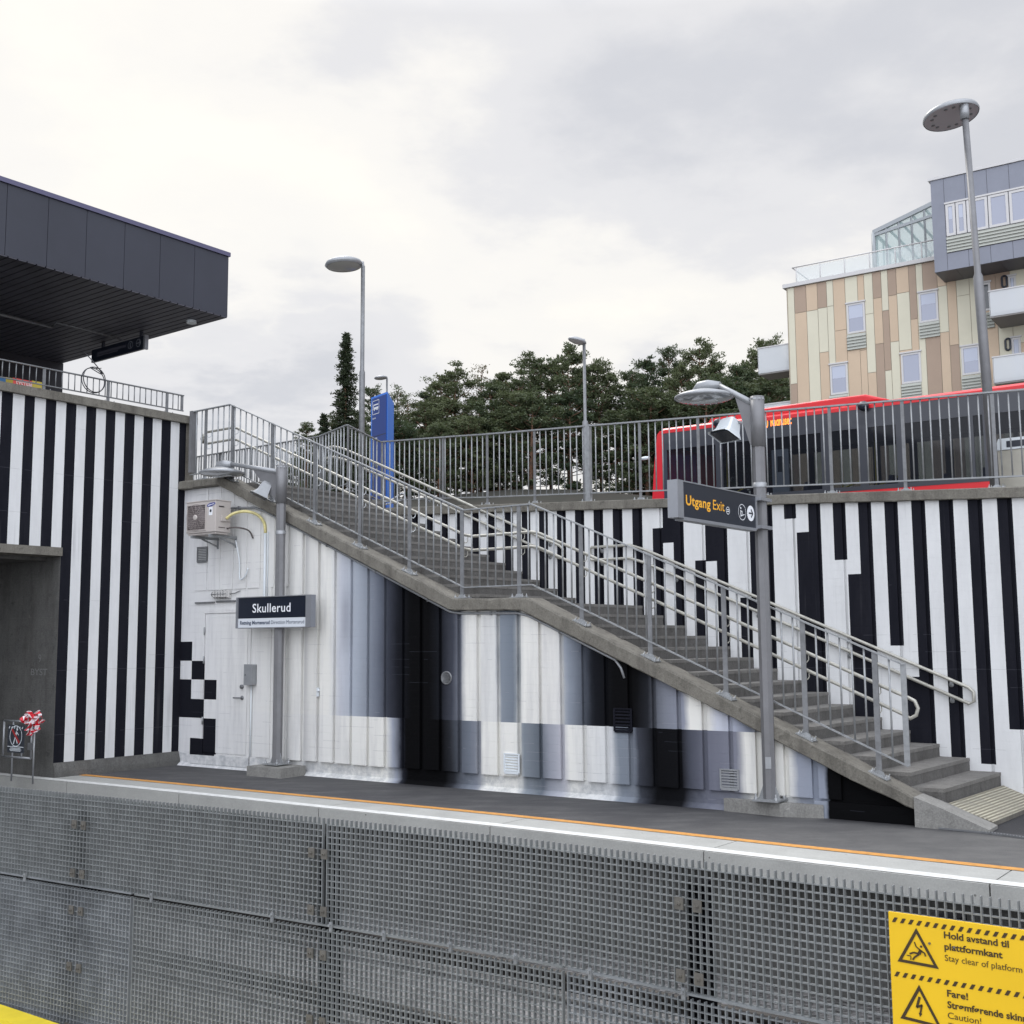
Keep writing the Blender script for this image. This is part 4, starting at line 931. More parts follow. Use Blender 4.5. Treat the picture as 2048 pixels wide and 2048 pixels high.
for k in range(3):
    a0 = k*2*math.pi/3+.7
    g.add([W1(fc+R_*r*math.cos(a0+da), oF+.004, fz+R_*r*math.sin(a0+da)) for r, da in ((.15, 0), (.9, .15), (.95, .5), (.6, .75), (.2, .5))], [(0, 1, 2, 3, 4)])
g.build('fan_blades', simple('fan', (.05, .045, .045), .5), fp)
g = MB()
for k in range(9): g.tube(arc(W1(fc, oF+.014, fz), W1.d, UP, R_*(.2+.1*k), 0, 2*math.pi, 28)[:-1], .0035, 4, closed=True)
for k in range(12):
    a = k*math.pi/6; g.tube([W1(fc+.04*math.cos(a), oF+.015, fz+.04*math.sin(a)), W1(fc+R_*math.cos(a), oF+.015, fz+R_*math.sin(a))], .003, 4)
for k in range(14): g.tube([W1(sa0+.035, oF+.0135, za0+.05+k*(hg-.1)/13), W1(sa0+wd*.69-.015, oF+.0135, za0+.05+k*(hg-.1)/13)], .003, 4)
g.build('fan_grille', simple('ac_grille_wire', (.30, .26, .25), .5), T)
g = MB(); g.lathe([(.042, 0), (.042, .012), (.03, .018), (0, .018)], W1(fc, oF+.012, fz), W1.n, 20); g.build('fan_cap', m_ac, T)
g = MB(); cl = W1(sa0+wd*.85, oF+.003, za1-.055); ex = (W1.d+UP*.14).normalized(); disc(g, V((0, 0, 0)), V((1, 0, 0)), V((0, 1, 0)), 1, 24)
g.v = [cl+ex*(q.x*.095)+UP*(q.y*.026) for q in g.v]; g.build('logo', simple('logo_blue', (.02, .03, .22), .4), T)
g = MB(); put_text(g, 'SAMSUNG', cl-ex*.07+W1.n*.002-UP*.008, ex, UP, width=.14, size=.022, bold=.001); g.build('lettering', m_ltr, T)
g = MB(); g.fbox(W1, sa0+wd*.78, sa0+wd*.9, oF+.001, oF+.003, za1-.21, za1-.09); g.build('energy_label', m_ltr, T); g = MB(); g.lathe([(.022, 0), (.022, .002), (0, .002)], W1(sa0+wd*.84, oF+.003, za1-.145), W1.n, 12); g.build('energy_mark', m_signblk, T)
g = MB()
for k in range(2): g.box(W1(sa1+.0, oF-.06-.1*0, za1-.09)+W1.d*.002, W1.d*.002, -W1.n*.1, UP*.018)
g.box(W1(sa1+.002, oF-.06, za0+.06), W1.d*.003, -W1.n*.12, UP*.012); g.build('side_slot', m_acd, T)
g = MB(); g.fbox(W1, sa1+.002, sa1+.03, oF-.25, oF-.1, za0+.16, za0+.24); g.build('valve_cover', m_ac, T)
g = MB()
for s in (sa0+.12, sa1-.12):
    g.fbox(W1, s-.02, s+.02, .0, oF+.0, za0-.07, za0-.032); g.bar(W1(s, .0, za0-.17), W1(s, oF-.2, za0-.07), .02, .02); g.fbox(W1, s-.02, s+.02, .0, .02, za0-.2, za0-.03)
g.build('bracket', m_galv, T)
g = MB(); P = [W1(sa1+.03, .34, za0+.2), W1(sa1+.14, .3, za0+.27), W1(sa1+.28, .2, za0+.30), W1(sa1+.42, .1, za0+.25), W1(sa1+.5, .04, za0+.13), W1(sa1+.52, .03, za0-.02)]
g.tube(smoothpath(P, 4), .022, 8); g.build('hose', simple('hose_yellow', (.62, .55, .25), .5, 0, .3, 12), T)
g = MB(); g.tube([W1(sa1+.52, .03, za0-.0), W1(sa1+.52, .03, 2.5), W1(sa1+.55, .03, 2.35)], .02, 8); g.tube([W1(sa1+.57, .022, za0-.0), W1(sa1+.57, .022, 2.4)], .008, 6); g.build('pipe', m_plwhite, T)
g = MB(); g.tube(smoothpath([W1(sa1-.03, .1, za0-.1), W1(sa1+.0, .05, za0-.4), W1(sa1+.0, .04, za0-.62), W1(sa1+.04, .05, za0-.68), W1(sa1+.14, .05, za0-.62), W1(sa1+.2, .06, za0-.52)], 4), .011, 6); g.build('drain_hose', m_plwhite, T)
g = MB(); g.tube(smoothpath([W1(sa1+.0, .3, za0+.06), W1(sa1+.15, .25, za0+.07), W1(sa1+.24, .1, za0+.03), W1(sa1+.26, .03, za0-.08)], 4), .012, 6); g.build('cable', m_acd, T)
# conduit following the beam
g = MB(); cp = [W1.px(461, 1011)[0]]; P = [(1.15, 3.86)]; 
cz = lambda s: lerp(beam_bot, s)-.035
P = [(1.0, 3.835), (1.62, 3.80)]+[(s, cz(s)) for s in (1.85, 2.5, 3.5, 4.4, 5.25, 5.4, 6.3, 6.45, 7.0, 7.65)]
g.tube([W1(s, .055, z) for s, z in P]+[W1(7.72, .05, cz(7.72)-.06), W1(7.76, .04, cz(7.76)-.16)], .016, 8)
T = thing('wall_conduit', 'grey conduit pipe running along the underside of the stair beam', 'conduit', W1(1.0, .05, 3.8)); g.build('pipe', m_lamp, T)
for s in (1.3, 2.2, 3.1, 4.0, 4.9, 5.9, 6.9):
    g = MB(); zz_ = lerp(P, s); g.fbox(W1, s-.012, s+.012, .03, .076, zz_-.022, zz_+.022); g.build('clip', m_galv_d, T)
g = MB(); g.tube([W1(-.0, .25, 3.70), W1(-.0, .45, 3.70)], .02, 8)

# ------------------------------------------------------------------ station kiosk with the dark canopy
K = onz(455, 634, 7.7); kd = d3; ke = -hdir(-1980)*-1
ke = hdir(-1980)
zft = onv(458, 509, (K.x, K.y), kd)[0].z
T = thing('station_kiosk', 'dark station building with a big anthracite canopy above the left wall', 'building', V((K.x, K.y, 4.2)))
LF, LE = 14., 9.
A0 = V((K.x, K.y, 0)); A1 = A0+kd*LF; A2 = A1+ke*LE; A3 = A0+ke*LE
kn = V((-kd.y, kd.x, 0)); kn = kn if kn.dot(-A0) > 0 else -kn
Kf = Frame(A0, kd, kn)
# fascia panels with real joints
g = MB(); jx = [Kf.px(x/3.773, 450)[0] for x in (1475, 1215, 945, 655, 362, 45)]; js = [0]+jx; 
while js[-1] < LF-.8: js.append(js[-1]+(js[-1]-js[-2]))
for i in range(len(js)-1): g.fbox(Kf, js[i]+.004, js[i+1]-.004, -.04, .0, 7.7, zft-.05)
g.build('fascia', m_anth, T)
g = MB(); g.fbox(Kf, -.02, LF, -.3, .03, zft-.045, zft+.03); g.build('roof_trim', simple('roof_trim', (.12, .115, .19), .35, .3), T)
g = MB(); n2_ = (ke); g.prism([A0+UP*7.705-kn*.045, A1+UP*7.705-kn*.045, A2+UP*7.705, A3+UP*7.705], UP*(zft-7.72)); g.build('roof', m_anth, T)
# soffit boards, running along the end face
g = MB(); nb_ = int(LF/.155)
for i in range(nb_):
    a = A0+kd*(i*.155+.012); g.prism([V((a.x, a.y, 7.68)), V((a.x, a.y, 7.68))+kd*.131, V((a.x, a.y, 7.68))+kd*.131+ke*LE, V((a.x, a.y, 7.68))+ke*LE], UP*.018)
g.build('soffit', m_soffit, T)
kc = onv(127, 725, (A0.x, A0.y), ke)[0]; kc.z = 0
m_kwall = simple('kiosk_wall', (.018, .017, .022), .6, 0, .3, 1.5)
g = MB(); kc2 = kc+kd*LF
g.prism([V((q.x, q.y, 3.9)) for q in (kc, kc2, kc2+ke*5, kc+ke*5)], UP*3.775); g.build('wall', m_kwall, T)
Kw = Frame(kc, kd, kn)
g = MB(); rnd = random.Random(3)
for k in range(22):
    z = 4.2+k*.075; w_ = .22+rnd.random()*.1
    g.fbox(Kw, -.03-rnd.random()*.06, w_, .0, .03, z, z+.062)
g.build('brick_pillar', simple('dark_brick', (.06, .03, .025), .8, 0, .4, 9), T)
# pipes below the canopy
def kp(x, y, o=.35): return Kw.px(x, y, o)
g = MB(); P = [Kw(*(lambda q: (q[0], .9, q[1]))(Kw.px(x/3.773, 300+y/3.773, .9))) for x, y in ((0, 1240), (200, 1290), (390, 1335), (430, 1305), (700, 1370), (940, 1438))]
P = [Kw.px(x/3.773, 300+y/3.773, .9) for x, y in ((0, 1240), (385, 1335))]; zz_ = 7.62
a, b = Kw(P[0][0], .9, 7.62), None
def soff(x, y, z=7.62): return onz(x/3.773, 300+y/3.773, z)
g.tube([soff(-120, 1210), soff(0, 1240), soff(390, 1335)], .028, 8); g.tube([soff(390, 1335), soff(430, 1305), soff(700, 1370), soff(940, 1438)], .014, 6)
g.build('pipe', m_galv_d, T)
g = MB(); q0, q1_ = onv(0, 300+1425/3.773, Kw(0, .12, 0), kd)[0], onv(510/3.773, 300+1535/3.773, Kw(0, .12, 0), kd)[0]
g.bar(q0-(q1_-q0)*.6, q1_, .06, .05); g.bar(q0-(q1_-q0)*.6+UP*.09, q1_+UP*.09-(q1_-q0)*.03, .03, .03); g.build('cable_tray', m_lamp, T)
g = MB(); q = soff(1445, 1312); g.lathe([(.09, 0), (.09, -.05), (.05, -.06), (0, -.06)], V((q.x, q.y, 7.68)), UP, 16, smooth=False); g.build('light_fitting', m_plwhite, T)
# hanging direction sign
hd1 = onv(690/3.773, 300+1508/3.773, A0+kd*1.9, ke); 
pS = V((A0+kd*.45+ke*0)); H1, sh1 = onv(1085/3.773, 300+1403/3.773, pS, ke); H2, sh2 = onv(692/3.773, 300+1510/3.773, pS, ke); H3, _ = onv(1085/3.773, 300+1500/3.773, pS, ke)
Hs = Frame(pS, ke, (-1, 0)); Hs.n = V((-ke.y, ke.x, 0)); Hs.n = Hs.n if Hs.n.dot(-pS) > 0 else -Hs.n
zt_, zb_ = (H1.z+H2.z)/2, (H1.z+H2.z)/2-(H1.z-H3.z)
T = thing('hanging_direction_sign', 'dark direction sign with round symbols hanging under the canopy', 'sign', Hs(sh1, 0, zb_))
g = MB(); g.fbox(Hs, sh1, sh2, -.05, .0, zb_, zt_); g.build('panel', m_signblk, T)
g = MB(); g.fbox(Hs, sh1-.05, sh1, -.07, .01, zb_-.01, zt_+.01); g.build('frame', m_signframe, T)
for s in (sh1+.12, sh2-.35):
    g = MB(); g.fbox(Hs, s-.03, s+.03, -.05, -.01, zt_, 7.68); g.build('hanger', m_anth, T)
g = MB(); hh = zt_-zb_; Hx = -Hs.d
cI = Hs(sh1+.16, .003, zb_+hh*.55); ring(g, cI, Hx, UP, hh*.26, hh*.31); g.bar(cI-Hx*.06, cI+Hx*.06, .015, .001, Hs.n); g.bar(cI+Hx*.065, cI+Hx*.02+UP*.045, .015, .001, Hs.n); g.bar(cI+Hx*.065, cI+Hx*.02-UP*.045, .015, .001, Hs.n)
cI = Hs(sh1+.42, .003, zb_+hh*.55); ring(g, cI, Hx, UP, hh*.26, hh*.31); g.bar(cI-UP*.05, cI+UP*.04, .02, .001, Hs.n); g.build('symbols', simple('dim_letter', (.22, .23, .26), .5), T)
g = MB(); g.box(Hs(sh2-.2, .002, zb_+hh*.5), -Hs.d*.95, Hs.n*.001, UP*.05); g.box(Hs(sh2-.2, .002, zb_+hh*.34), -Hs.d*.7, Hs.n*.001, UP*.03); g.build('text_lines', simple('dim_text', (.07, .07, .09), .5), T)
# coloured board behind the parapet
z1_ = lambda x, y: (x/3.773, 300+y/3.773)
BD = Frame(W3(0, -2.2, 0), W3.d, W3.n); segs = [(-260, -60, (.02, .12, .03)), (-60, 45, (.02, .10, .22)), (45, 100, (.30, .23, .03)), (100, 245, (.52, .06, .05)), (245, 318, (.42, .33, .05))]
T = thing('display_board', 'low coloured board in blue, yellow and red reading system by the kiosk', 'display board', BD(0, 0, 4.2))
for x0, x1, c in segs:
    a, za_ = BD.px(*z1_(x0, 1698+(x0*.14))); b, zb2_ = BD.px(*z1_(x1, 1698+(x1*.14)))
    g = MB(); g.fbox(BD, b, a, -.03, 0, 4.2, (za_+zb2_)/2-.02); g.build('panel', simple('board_%d' % x0, c, .6), T)
a, za_ = BD.px(*z1_(120, 1752)); b, _ = BD.px(*z1_(240, 1790)); g = MB(); put_text(g, 'SYSTEM', BD(a, .004, za_-.07), -BD.d, UP, width=a-b, size=.15, bold=.006); g.build('lettering', simple('faded_letter', (.55, .4, .38), .6), T)
# cable coil
cc = W3.px(188, 760, -.02); cC = W3(cc[0], -.03, cc[1])
T = thing('cable_coil', 'loop of black cable hanging in front of the left parapet railing', 'cable', cC)
g = MB(); Rr = .185; P = []
for k in range(60):
    a = k/60*4*math.pi+1.2; rr = Rr*(1+.13*math.sin(a*.5)); P.append(cC+W3.d*(rr*math.cos(a)*.95+.02*math.sin(a*.5))+UP*(rr*1.0*math.sin(a)-.02*math.cos(a*.5))+W3.n*.03*math.sin(a*.7))
g.tube(P, .0075, 6); q = W3.px(172, 708, -.5); tp = W3.px(205, 748, -.02)
g.tube(smoothpath([soff(600, 1530, 7.65), W3(q[0], -.5, q[1]), W3(tp[0], -.02, tp[1]), P[0]], 5), .0075, 6); g.tube([cC+UP*.17-W3.d*.0, cC+UP*.2-W3.d*.12], .006, 5); g.build('cable', simple('black_cable', (.03, .03, .035), .5), T)
# low railing on the left parapet
railing('parapet_railing', 'low galvanised railing on the coping of the left striped wall', 'railing', W3, [(-.03, 5.715), (6.5, 5.70)], .245, [.28, 1.32, 2.35, 3.4, 4.4, 5.5], lambda s: 5.362, .1, o=-.13, end_posts=(0.0,), grade_at=lambda p: 0, bal_r=.008, rail_w=.035, mat=m_galv_d)
g = MB(); g.fbox(W1, .14, .20, -.05, .06, 4.45, 5.42); tag(g.build('rail_end_post', m_post), 'flat dark steel post where the stair railing meets the left wall', 'post')

# ------------------------------------------------------------------ no-entry sign and tape
U2 = Frame(U.p+U.n*.5, U.d, U.n)
def up2(x, y): return U2.px(x*140/1690, 1400+y*160/1932)
T = thing('no_walking_sign', 'framed no pedestrians sign with slashed walking figure in the underpass mouth', 'sign', U2(up2(400, 1400)[0], 0, 0))
fa_, fb_ = up2(105, 530), up2(745, 1330); g = MB(); s0, s1 = fb_[0], fa_[0]; z0, z1 = up2(420, 1385)[1], up2(420, 510)[1]
for a, b in (((s0, z0), (s1, z0)), ((s1, z0), (s1, z1)), ((s1, z1), (s0, z1)), ((s0, z1), (s0, z0))): g.tube([U2(a[0], 0, a[1]), U2(b[0], 0, b[1])], .014, 8)
sg = up2(290, 1500)[0]; g.tube([U2(sg, 0, 0), U2(sg, 0, z1)], .012, 8); g.tube([U2(up2(520, 1300)[0], 0, z0), U2(up2(520, 1300)[0], 0, z0+.1)], .01, 6); g.build('frame', m_lamp, T)
pa, pb = up2(225, 620)[0], up2(630, 620)[0]; pz0, pz1 = up2(400, 1270)[1], up2(400, 600)[1]
g = MB(); g.fbox(U2, pb, pa, .014, .018, pz0, pz1); g.build('panel', simple('sign_slate', (.045, .05, .06), .4), T)
X_ = -U2.d; cI = U2((pa+pb)/2, .0205, pz0+(pz1-pz0)*.60); rr = (pa-pb)*.37
g = MB(); ring(g, cI, X_, UP, rr*.92, rr*1.0); disc(g, cI+X_*rr*.18+UP*rr*.62, X_, UP, rr*.12, 12)
for a, b, w_ in (((.12, .42), (-.05, -.05), .22), ((-.05, -.05), (-.35, -.75), .12), ((-.05, -.05), (.28, -.7), .12), ((.15, .38), (.42, .1), .09), ((.1, .38), (-.25, .05), .09)): g.bar(cI+X_*rr*a[0]+UP*rr*a[1]+U2.n*.001, cI+X_*rr*b[0]+UP*rr*b[1]+U2.n*.001, rr*w_, .001, U2.n)
for k in range(6): x_ = pb+(pa-pb)*(.08+k*.155); g.add([U2(x_, .0205, pz1-.02), U2(x_+.02, .0205, pz1-.02), U2(x_+.035, .0205, pz1-.05), U2(x_+.015, .0205, pz1-.05)], [(0, 1, 2, 3)])
for k, (l_, y_) in enumerate(((.95, .20), (.6, .145), (.7, .1), (.62, .055))): g.box(U2((pa+pb)/2, .0205, pz0+(pz1-pz0)*y_)-X_*(pa-pb)*l_/2, X_*(pa-pb)*l_, U2.n*.001, UP*.009)
g.build('symbols', m_plwhite, T)
g = MB(); g.bar(cI+X_*-rr*.62+UP*rr*.62+U2.n*.003, cI+X_*rr*.62-UP*rr*.62+U2.n*.003, rr*.24, .001, U2.n); g.build('slash', simple('slash_red', (.38, .04, .04), .5), T)
g = MB(); sp_ = up2(885, 1600)[0]; q0 = up2(900, 450)[1]; T2 = thing('marker_pole', 'thin grey steel stake holding the red and white tape bundle', 'pole', U2(sp_, .05, 0))
g.tube([U2(sp_, .05, 0), U2(sp_, .05, q0)], .012, 8); g.build('stake', m_galv, T2); g = MB(); g.fbox(U2, sp_+.03, sp_+.13, .04, .06, up2(800, 1200)[1], up2(800, 1030)[1]); g.build('tag_plate', m_galv_d, T2)
def tape_mat():
    mt, t = newmat('barrier_tape'); nb = NB(t); b = pbsdf(t); b.inputs['Roughness'].default_value = .4
    uv = nb.n('ShaderNodeAttribute'); uv.attribute_name = 'along'; f = nb.math('FRACT', nb.math('MULTIPLY', uv.outputs['Fac'], 9.0))
    nb.l(nb.mix(nb.math('GREATER_THAN', f, .5), (.62, .015, .03), (.78, .72, .74)), b.inputs['Base Color']); return mt
m_tape = tape_mat()
g = MB(); rnd = random.Random(11); c_ = up2(760, 660); al = []
c_ = U2.px(760*140/1690, 1400+640*160/1932, .1); cc = U2(c_[0], .1, c_[1])
for loop in range(6):
    ax1 = V((rnd.uniform(-1, 1), rnd.uniform(-.4, .4), rnd.uniform(-1, 1))).normalized(); ax2 = V((rnd.uniform(-1, 1), rnd.uniform(-1, 1), rnd.uniform(-1, 1))).normalized(); nn = ax1.cross(ax2).normalized(); ax2 = nn.cross(ax1)
    ctr = cc+U2.d*rnd.uniform(-.14, .14)+UP*rnd.uniform(-.10, .13)+U2.n*rnd.uniform(-.04, .05); r1, r2 = rnd.uniform(.05, .10), rnd.uniform(.03, .07); n_ = 22; b0 = len(g.v)
    for k in range(n_+1):
        a = k/n_*2*math.pi*rnd.uniform(.98, 1.02); p = ctr+ax1*r1*math.cos(a)+ax2*r2*math.sin(a)+V((rnd.uniform(-.012, .012),)*3); tw = (nn*math.cos(a*1.5+loop)+ax2*math.sin(a*1.5+loop)).normalized()*.032
        g.v += [p-tw, p+tw]; al += [loop*.37+k/n_*.6]*2
    for k in range(n_): g.f.append([b0+2*k, b0+2*k+1, b0+2*k+3, b0+2*k+2]); g.m.append(0); g.smooth.append(False)
o = g.build('barrier_tape', m_tape, None, recalc=False); at_ = o.data.attributes.new('along', 'FLOAT', 'POINT'); at_.data.foreach_set('value', al); tag(o, 'crumpled red and white barrier tape bundle on the stake in the underpass mouth', 'barrier tape')
gr_ = Frame(U.p, U.d, U.n); a, za_ = gr_.px(84, 1338+0); g = MB(); a0, z0 = gr_.px(62, 1350); a1, _ = gr_.px(95, 1350)
put_text(g, 'BYST', gr_(a0, .004, z0), -gr_.d, UP, width=a0-a1, size=.13, bold=.002); put_text(g, '9', gr_((a0+a1)/2+.03, .004, z0+.18), -gr_.d, UP, size=.16); tag(g.build('graffiti', simple('chalk', (.16, .16, .155), .9)), 'small pale graffiti letters on the dark underpass wall', 'graffiti')

# ------------------------------------------------------------------ mesh fence between the tracks
mt_px = [(0, 1573), (512, 1623), (1024, 1675), (1536, 1740), (2048, 1804)]; MZ = .92
MP = [onz(x, y, MZ) for x, y in mt_px]; MP = [V((p.x, p.y, 0)) for p in MP]
MP = [MP[0]+(MP[0]-MP[1]).normalized()*4]+MP+[MP[-1]+(MP[-1]-MP[-2]).normalized()*2.5]
MS = smoothpath(MP, 8); PT = .0305
pts = resample(MS, PT)
def cum(P, q):
    best = None; acc = 0
    for i in range(len(P)-1):
        a, b = P[i], P[i+1]; ab = b-a; t = max(0, min(1, (q-a).dot(ab)/ab.length_squared)); r = a+ab*t; dd_ = (r-q).length
        if best is None or dd_ < best[0]: best = (dd_, acc+ab.length*t)
        acc += ab.length
    return best[1]
T = thing('mesh_fence', 'grey steel grating fence between the tracks across the whole foreground', 'fence', pts[0])
def onmesh(x, y, z=None):
    """plan index of the fence point seen at pixel x (height free)"""
    best = None
    for i, p in enumerate(pts):
        d = p-C0; zf_ = d.dot(_f); u = 1024+FPX*d.dot(_r)/zf_
        # account for tilt: evaluate at the height that projects to y
        r = ray(x, y); k = p.y/r.y; e = abs(r.x*k-p.x)
        if best is None or e < best[0]: best = (e, i, (C0+r*k).z)
    return best[1], best[2]
m_mesh = simple('fence_grating', (.24, .252, .25), .48, .4, .16, 9); m_mesh2 = simple('fence_grating_lower', (.25, .265, .272), .46, .4, .25, 7)
def grating(name, i0, i1, z0, z1, oy, mat, topteeth=True, dep=.019):
    g = MB(); n = int((z1-z0)/PT); z0 = z1-n*PT; i0 = max(0, i0); i1 = min(len(pts)-2, i1)
    for i in range(i0, i1+1):
        a = pts[i]; d = (pts[i+1]-pts[i]).normalized(); nr = V((d.y, -d.x, 0)); nr = nr if nr.y < 0 else -nr; w_ = .0042 if i not in (i0, i1) else .006
        a = a+nr*oy; g.box(a-d*w_/2+UP*z0, d*w_, -nr*dep, UP*(z1-z0+(.0 if topteeth else -.02)))
    st = 8
    for k in range(n+1):
        z = z0+k*PT
        if topteeth and k == n: break
        i = i0
        while i < i1:
            j = min(i+st, i1); a, b = pts[i], pts[j]; d = (b-a).normalized(); nr = V((d.y, -d.x, 0)); nr = nr if nr.y < 0 else -nr
            w_ = .0045 if (k or topteeth) and k < n else .008
            g.box(a+nr*(oy-.003)+UP*(z-w_), b-a, -nr*(dep-.006), UP*w_); i = j
    return g.build(name, mat, T)
j1, _ = onmesh(654, 1700); zl = .375
jp = [onmesh(x, y)[0] for x, y in ((168, 1620), (640, 1700), (1385, 1800), (1895, 1840))]
grating('mesh_panel', 0, j1-1, MZ-18*PT, MZ, 0., m_mesh); grating('mesh_panel', j1, len(pts)-2, MZ-18*PT, MZ, 0., m_mesh)
ja, _ = onmesh(272, 1850); jb, _ = onmesh(1138, 1990)
grating('mesh_panel', 0, ja-1, -.75, zl+.03, .024, m_mesh2, False); grating('mesh_panel', ja, jb-1, -.75, zl+.03, .026, m_mesh, False); grating('mesh_panel', jb, len(pts)-2, -.75, zl+.03, .028, m_mesh2, False)
m_fpost = simple('fence_post_dark', (.004, .004, .005), .9, spec=.05)
for q in jp+[onmesh(168, 1620)[0]-75]:
    if q < 2 or q > len(pts)-4: continue
    a = pts[q]; d = (pts[q+1]-pts[q-1]).normalized(); nr = V((d.y, -d.x, 0)); nr = nr if nr.y < 0 else -nr
    g = MB(); g.box(a-nr*.022-d*.04+UP*-1.15, d*.08, -nr*.09, UP*(1.15+MZ-.09)); g.build('post', m_fpost, T)
    for z in (.75, .47, .26, -.06, -.4):
        for s in (-1, 1):
            g = MB(); c = a+d*s*.042+UP*z+nr*(.03 if z > .4 else .03); g.box(c-d*.02-UP*.024, d*.04, nr*.006, UP*.048); g.lathe([(.0085, .006), (.0085, .014), (.004, .014), (.004, .024), (0, .024)], c, nr, 8, smooth=False); g.build('clamp_plate', simple('clamp_plate', (.17, .16, .14), .5, .5, .2, 20), T)
rnd = random.Random(5)
for x, y in ((550, 1815), (668, 1845), (778, 1868), (905, 1895), (1035, 1922), (1190, 1950), (1370, 1990), (60, 1735), (310, 1775)):
    i, z = onmesh(x, y); a = pts[i]; d = (pts[i+1]-pts[i-1]).normalized(); nr = V((d.y, -d.x, 0)); nr = nr if nr.y < 0 else -nr
    g = MB(); g.box(a-d*.008+UP*(zl+.005)+nr*.028, d*.016, nr*.01, UP*.045); g.box(a-d*.005+UP*(zl+.03)+nr*.038, d*.01, nr*.012, UP*.012); g.build('mesh_clip', m_galv, T)
# third rail cover just in front
zc3 = -.36; a, b = onz(0, 2012, zc3), onz(107, 2048, zc3); d = (b-a).normalized(); nr = V((d.y, -d.x, 0)); nr = nr if nr.y < 0 else -nr
T = thing('third_rail_cover', 'yellow third rail cover at the foot of the mesh fence, bottom left', 'rail cover', a)
m_y3 = simple('cover_yellow', (.74, .58, .03), .5, 0, .1, 5)
g = MB(); a_, b_ = a-d*2.2, b+d*9; g.prism([a_-nr*.02+UP*0, a_-nr*-.12+UP*-.006, a_-nr*-.13+UP*-.11, a_-nr*-.118+UP*-.11, a_-nr*-.11+UP*-.02, a_-nr*.02+UP*-.014], b_-a_); g.build('cover', m_y3, T)
for k in range(10):
    g = MB(); g.box(a_+(b_-a_)*(k+.5)/10+UP*-.65+nr*.02, d*.08, nr*.08, UP*.62); g.build('bracket', m_galv_d, T)

# ------------------------------------------------------------------ yellow warning sign
i, zsg = onmesh(1779, 1823); pS = pts[i]; iB = min(i+30, len(pts)-2); d = (pts[iB]-pts[i]).normalized(); nr = V((d.y, -d.x, 0)); nr = nr if nr.y < 0 else -nr
Y = Frame(pS+nr*.035, d, nr)
s00, zT_ = Y.px(1779, 1822); s01, zB_ = Y.px(1790, 2048)
def yp(x, y): return Y.px(1536+x/3.773, 1536+y/3.773)
T = thing('warning_sign', 'yellow platform edge and live rail warning sign on the mesh fence', 'sign', Y(s00, 0, zT_))
Wy = .80; Hy = .56; zB_ = zT_-Hy
def boxf(s0, s1, z0, z1, o0, o1, g): g.fbox(Y, s0, s1, o0, o1, z0, z1)
g = MB(); boxf(s00, s00+Wy, zB_, zT_, 0, .012, g); g.build('panel', m_yel, T)
g = MB()
for y0 in (zT_-.016, Y.px(1536+1000/3.773, 1536+1540/3.773)[1]+.004):
    k = 0
    while .018+k*.0285 < Wy-.03:
        x_ = s00+.012+k*.0285; g.add([Y(x_, .014, y0-.017), Y(x_+.012, .014, y0-.017), Y(x_+.022, .014, y0), Y(x_+.010, .014, y0)], [(0, 1, 2, 3)]); k += 1
def tri(g, A, B, C, w_=.008):
    P = [V((*A, 0)), V((*B, 0)), V((*C, 0))]; c = (P[0]+P[1]+P[2])/3; I = [c+(p-c)*(1-.24) for p in P]
    vs = [Y(p.x, .0145, p.y) for p in P+I]; g.add(vs, [(0, 1, 4, 3), (1, 2, 5, 4), (2, 0, 3, 5)])
tri(g, yp(1128, 1200), yp(1300, 1510), yp(988, 1452)); tri(g, yp(1150, 1628), yp(1325, 1960), yp(1010, 1880))
def stroke(g, pts_, w_):
    for a, b in zip(pts_, pts_[1:]): g.bar(Y(a[0], .015, a[1]), Y(b[0], .015, b[1]), w_, .001, Y.n)
Q = lambda *L_: [yp(*q) for q in L_]
stroke(g, Q((1115, 1305), (1128, 1340), (1152, 1362)), .004); stroke(g, Q((1150, 1360), (1172, 1378), (1192, 1390), (1200, 1415)), .005); stroke(g, Q((1165, 1365), (1150, 1398)), .011); stroke(g, Q((1148, 1395), (1110, 1385), (1080, 1395)), .006); stroke(g, Q((1150, 1400), (1118, 1420), (1103, 1440)), .006); stroke(g, Q((1058, 1405), (1090, 1412), (1088, 1440)), .003); c_ = yp(1166, 1341); disc(g, Y(c_[0], .015, c_[1]), Y.d, UP, .0042, 12)
stroke(g, Q((1155, 1720), (1134, 1800)), .008); stroke(g, Q((1134, 1797), (1176, 1782)), .007); stroke(g, Q((1172, 1782), (1160, 1850)), .006); bq = Q((1148, 1838), (1175, 1846), (1158, 1872)); g.add([Y(a, .015, z) for a, z in bq], [(0, 1, 2)])
g.build('symbols', m_ltrg, T)
g = MB(); g2_ = MB()
def yt(body, x, y, xe, bold, gg, k=1.): 
    a, z = yp(x, y); b, _ = yp(xe, y+(xe-x)*.16); put_text(gg, body, Y(a, .0145, z), Y.d, UP, width=(b-a)*k, size=.0315 if bold else .030, bold=.0008 if bold else 0)
yt('Hold avstand til', 1338, 1276, 1828, 1, g); yt('plattformkant', 1342, 1362, 1780, 1, g); yt('Fare!', 1362, 1715, 1520, 1, g)
a, z = yp(1365, 1800); bb, _ = yp(1893, 1895); put_text(g, 'Strømførende skinne', Y(a, .0145, z), Y.d, UP, width=(bb-a)*19/15.3*.97, size=.0315, bold=.0008)
a, z = yp(1345, 1447); bb, _ = yp(1920, 1540); put_text(g2_, 'Stay clear of platform edge', Y(a, .0145, z), Y.d, UP, width=(bb-a)*27/21*.99, size=.030)
yt('Caution!', 1368, 1880, 1620, 0, g2_); a, z = yp(1372, 1960); put_text(g2_, 'The rail is live', Y(a, .0145, z), Y.d, UP, size=.030, squash=.8)
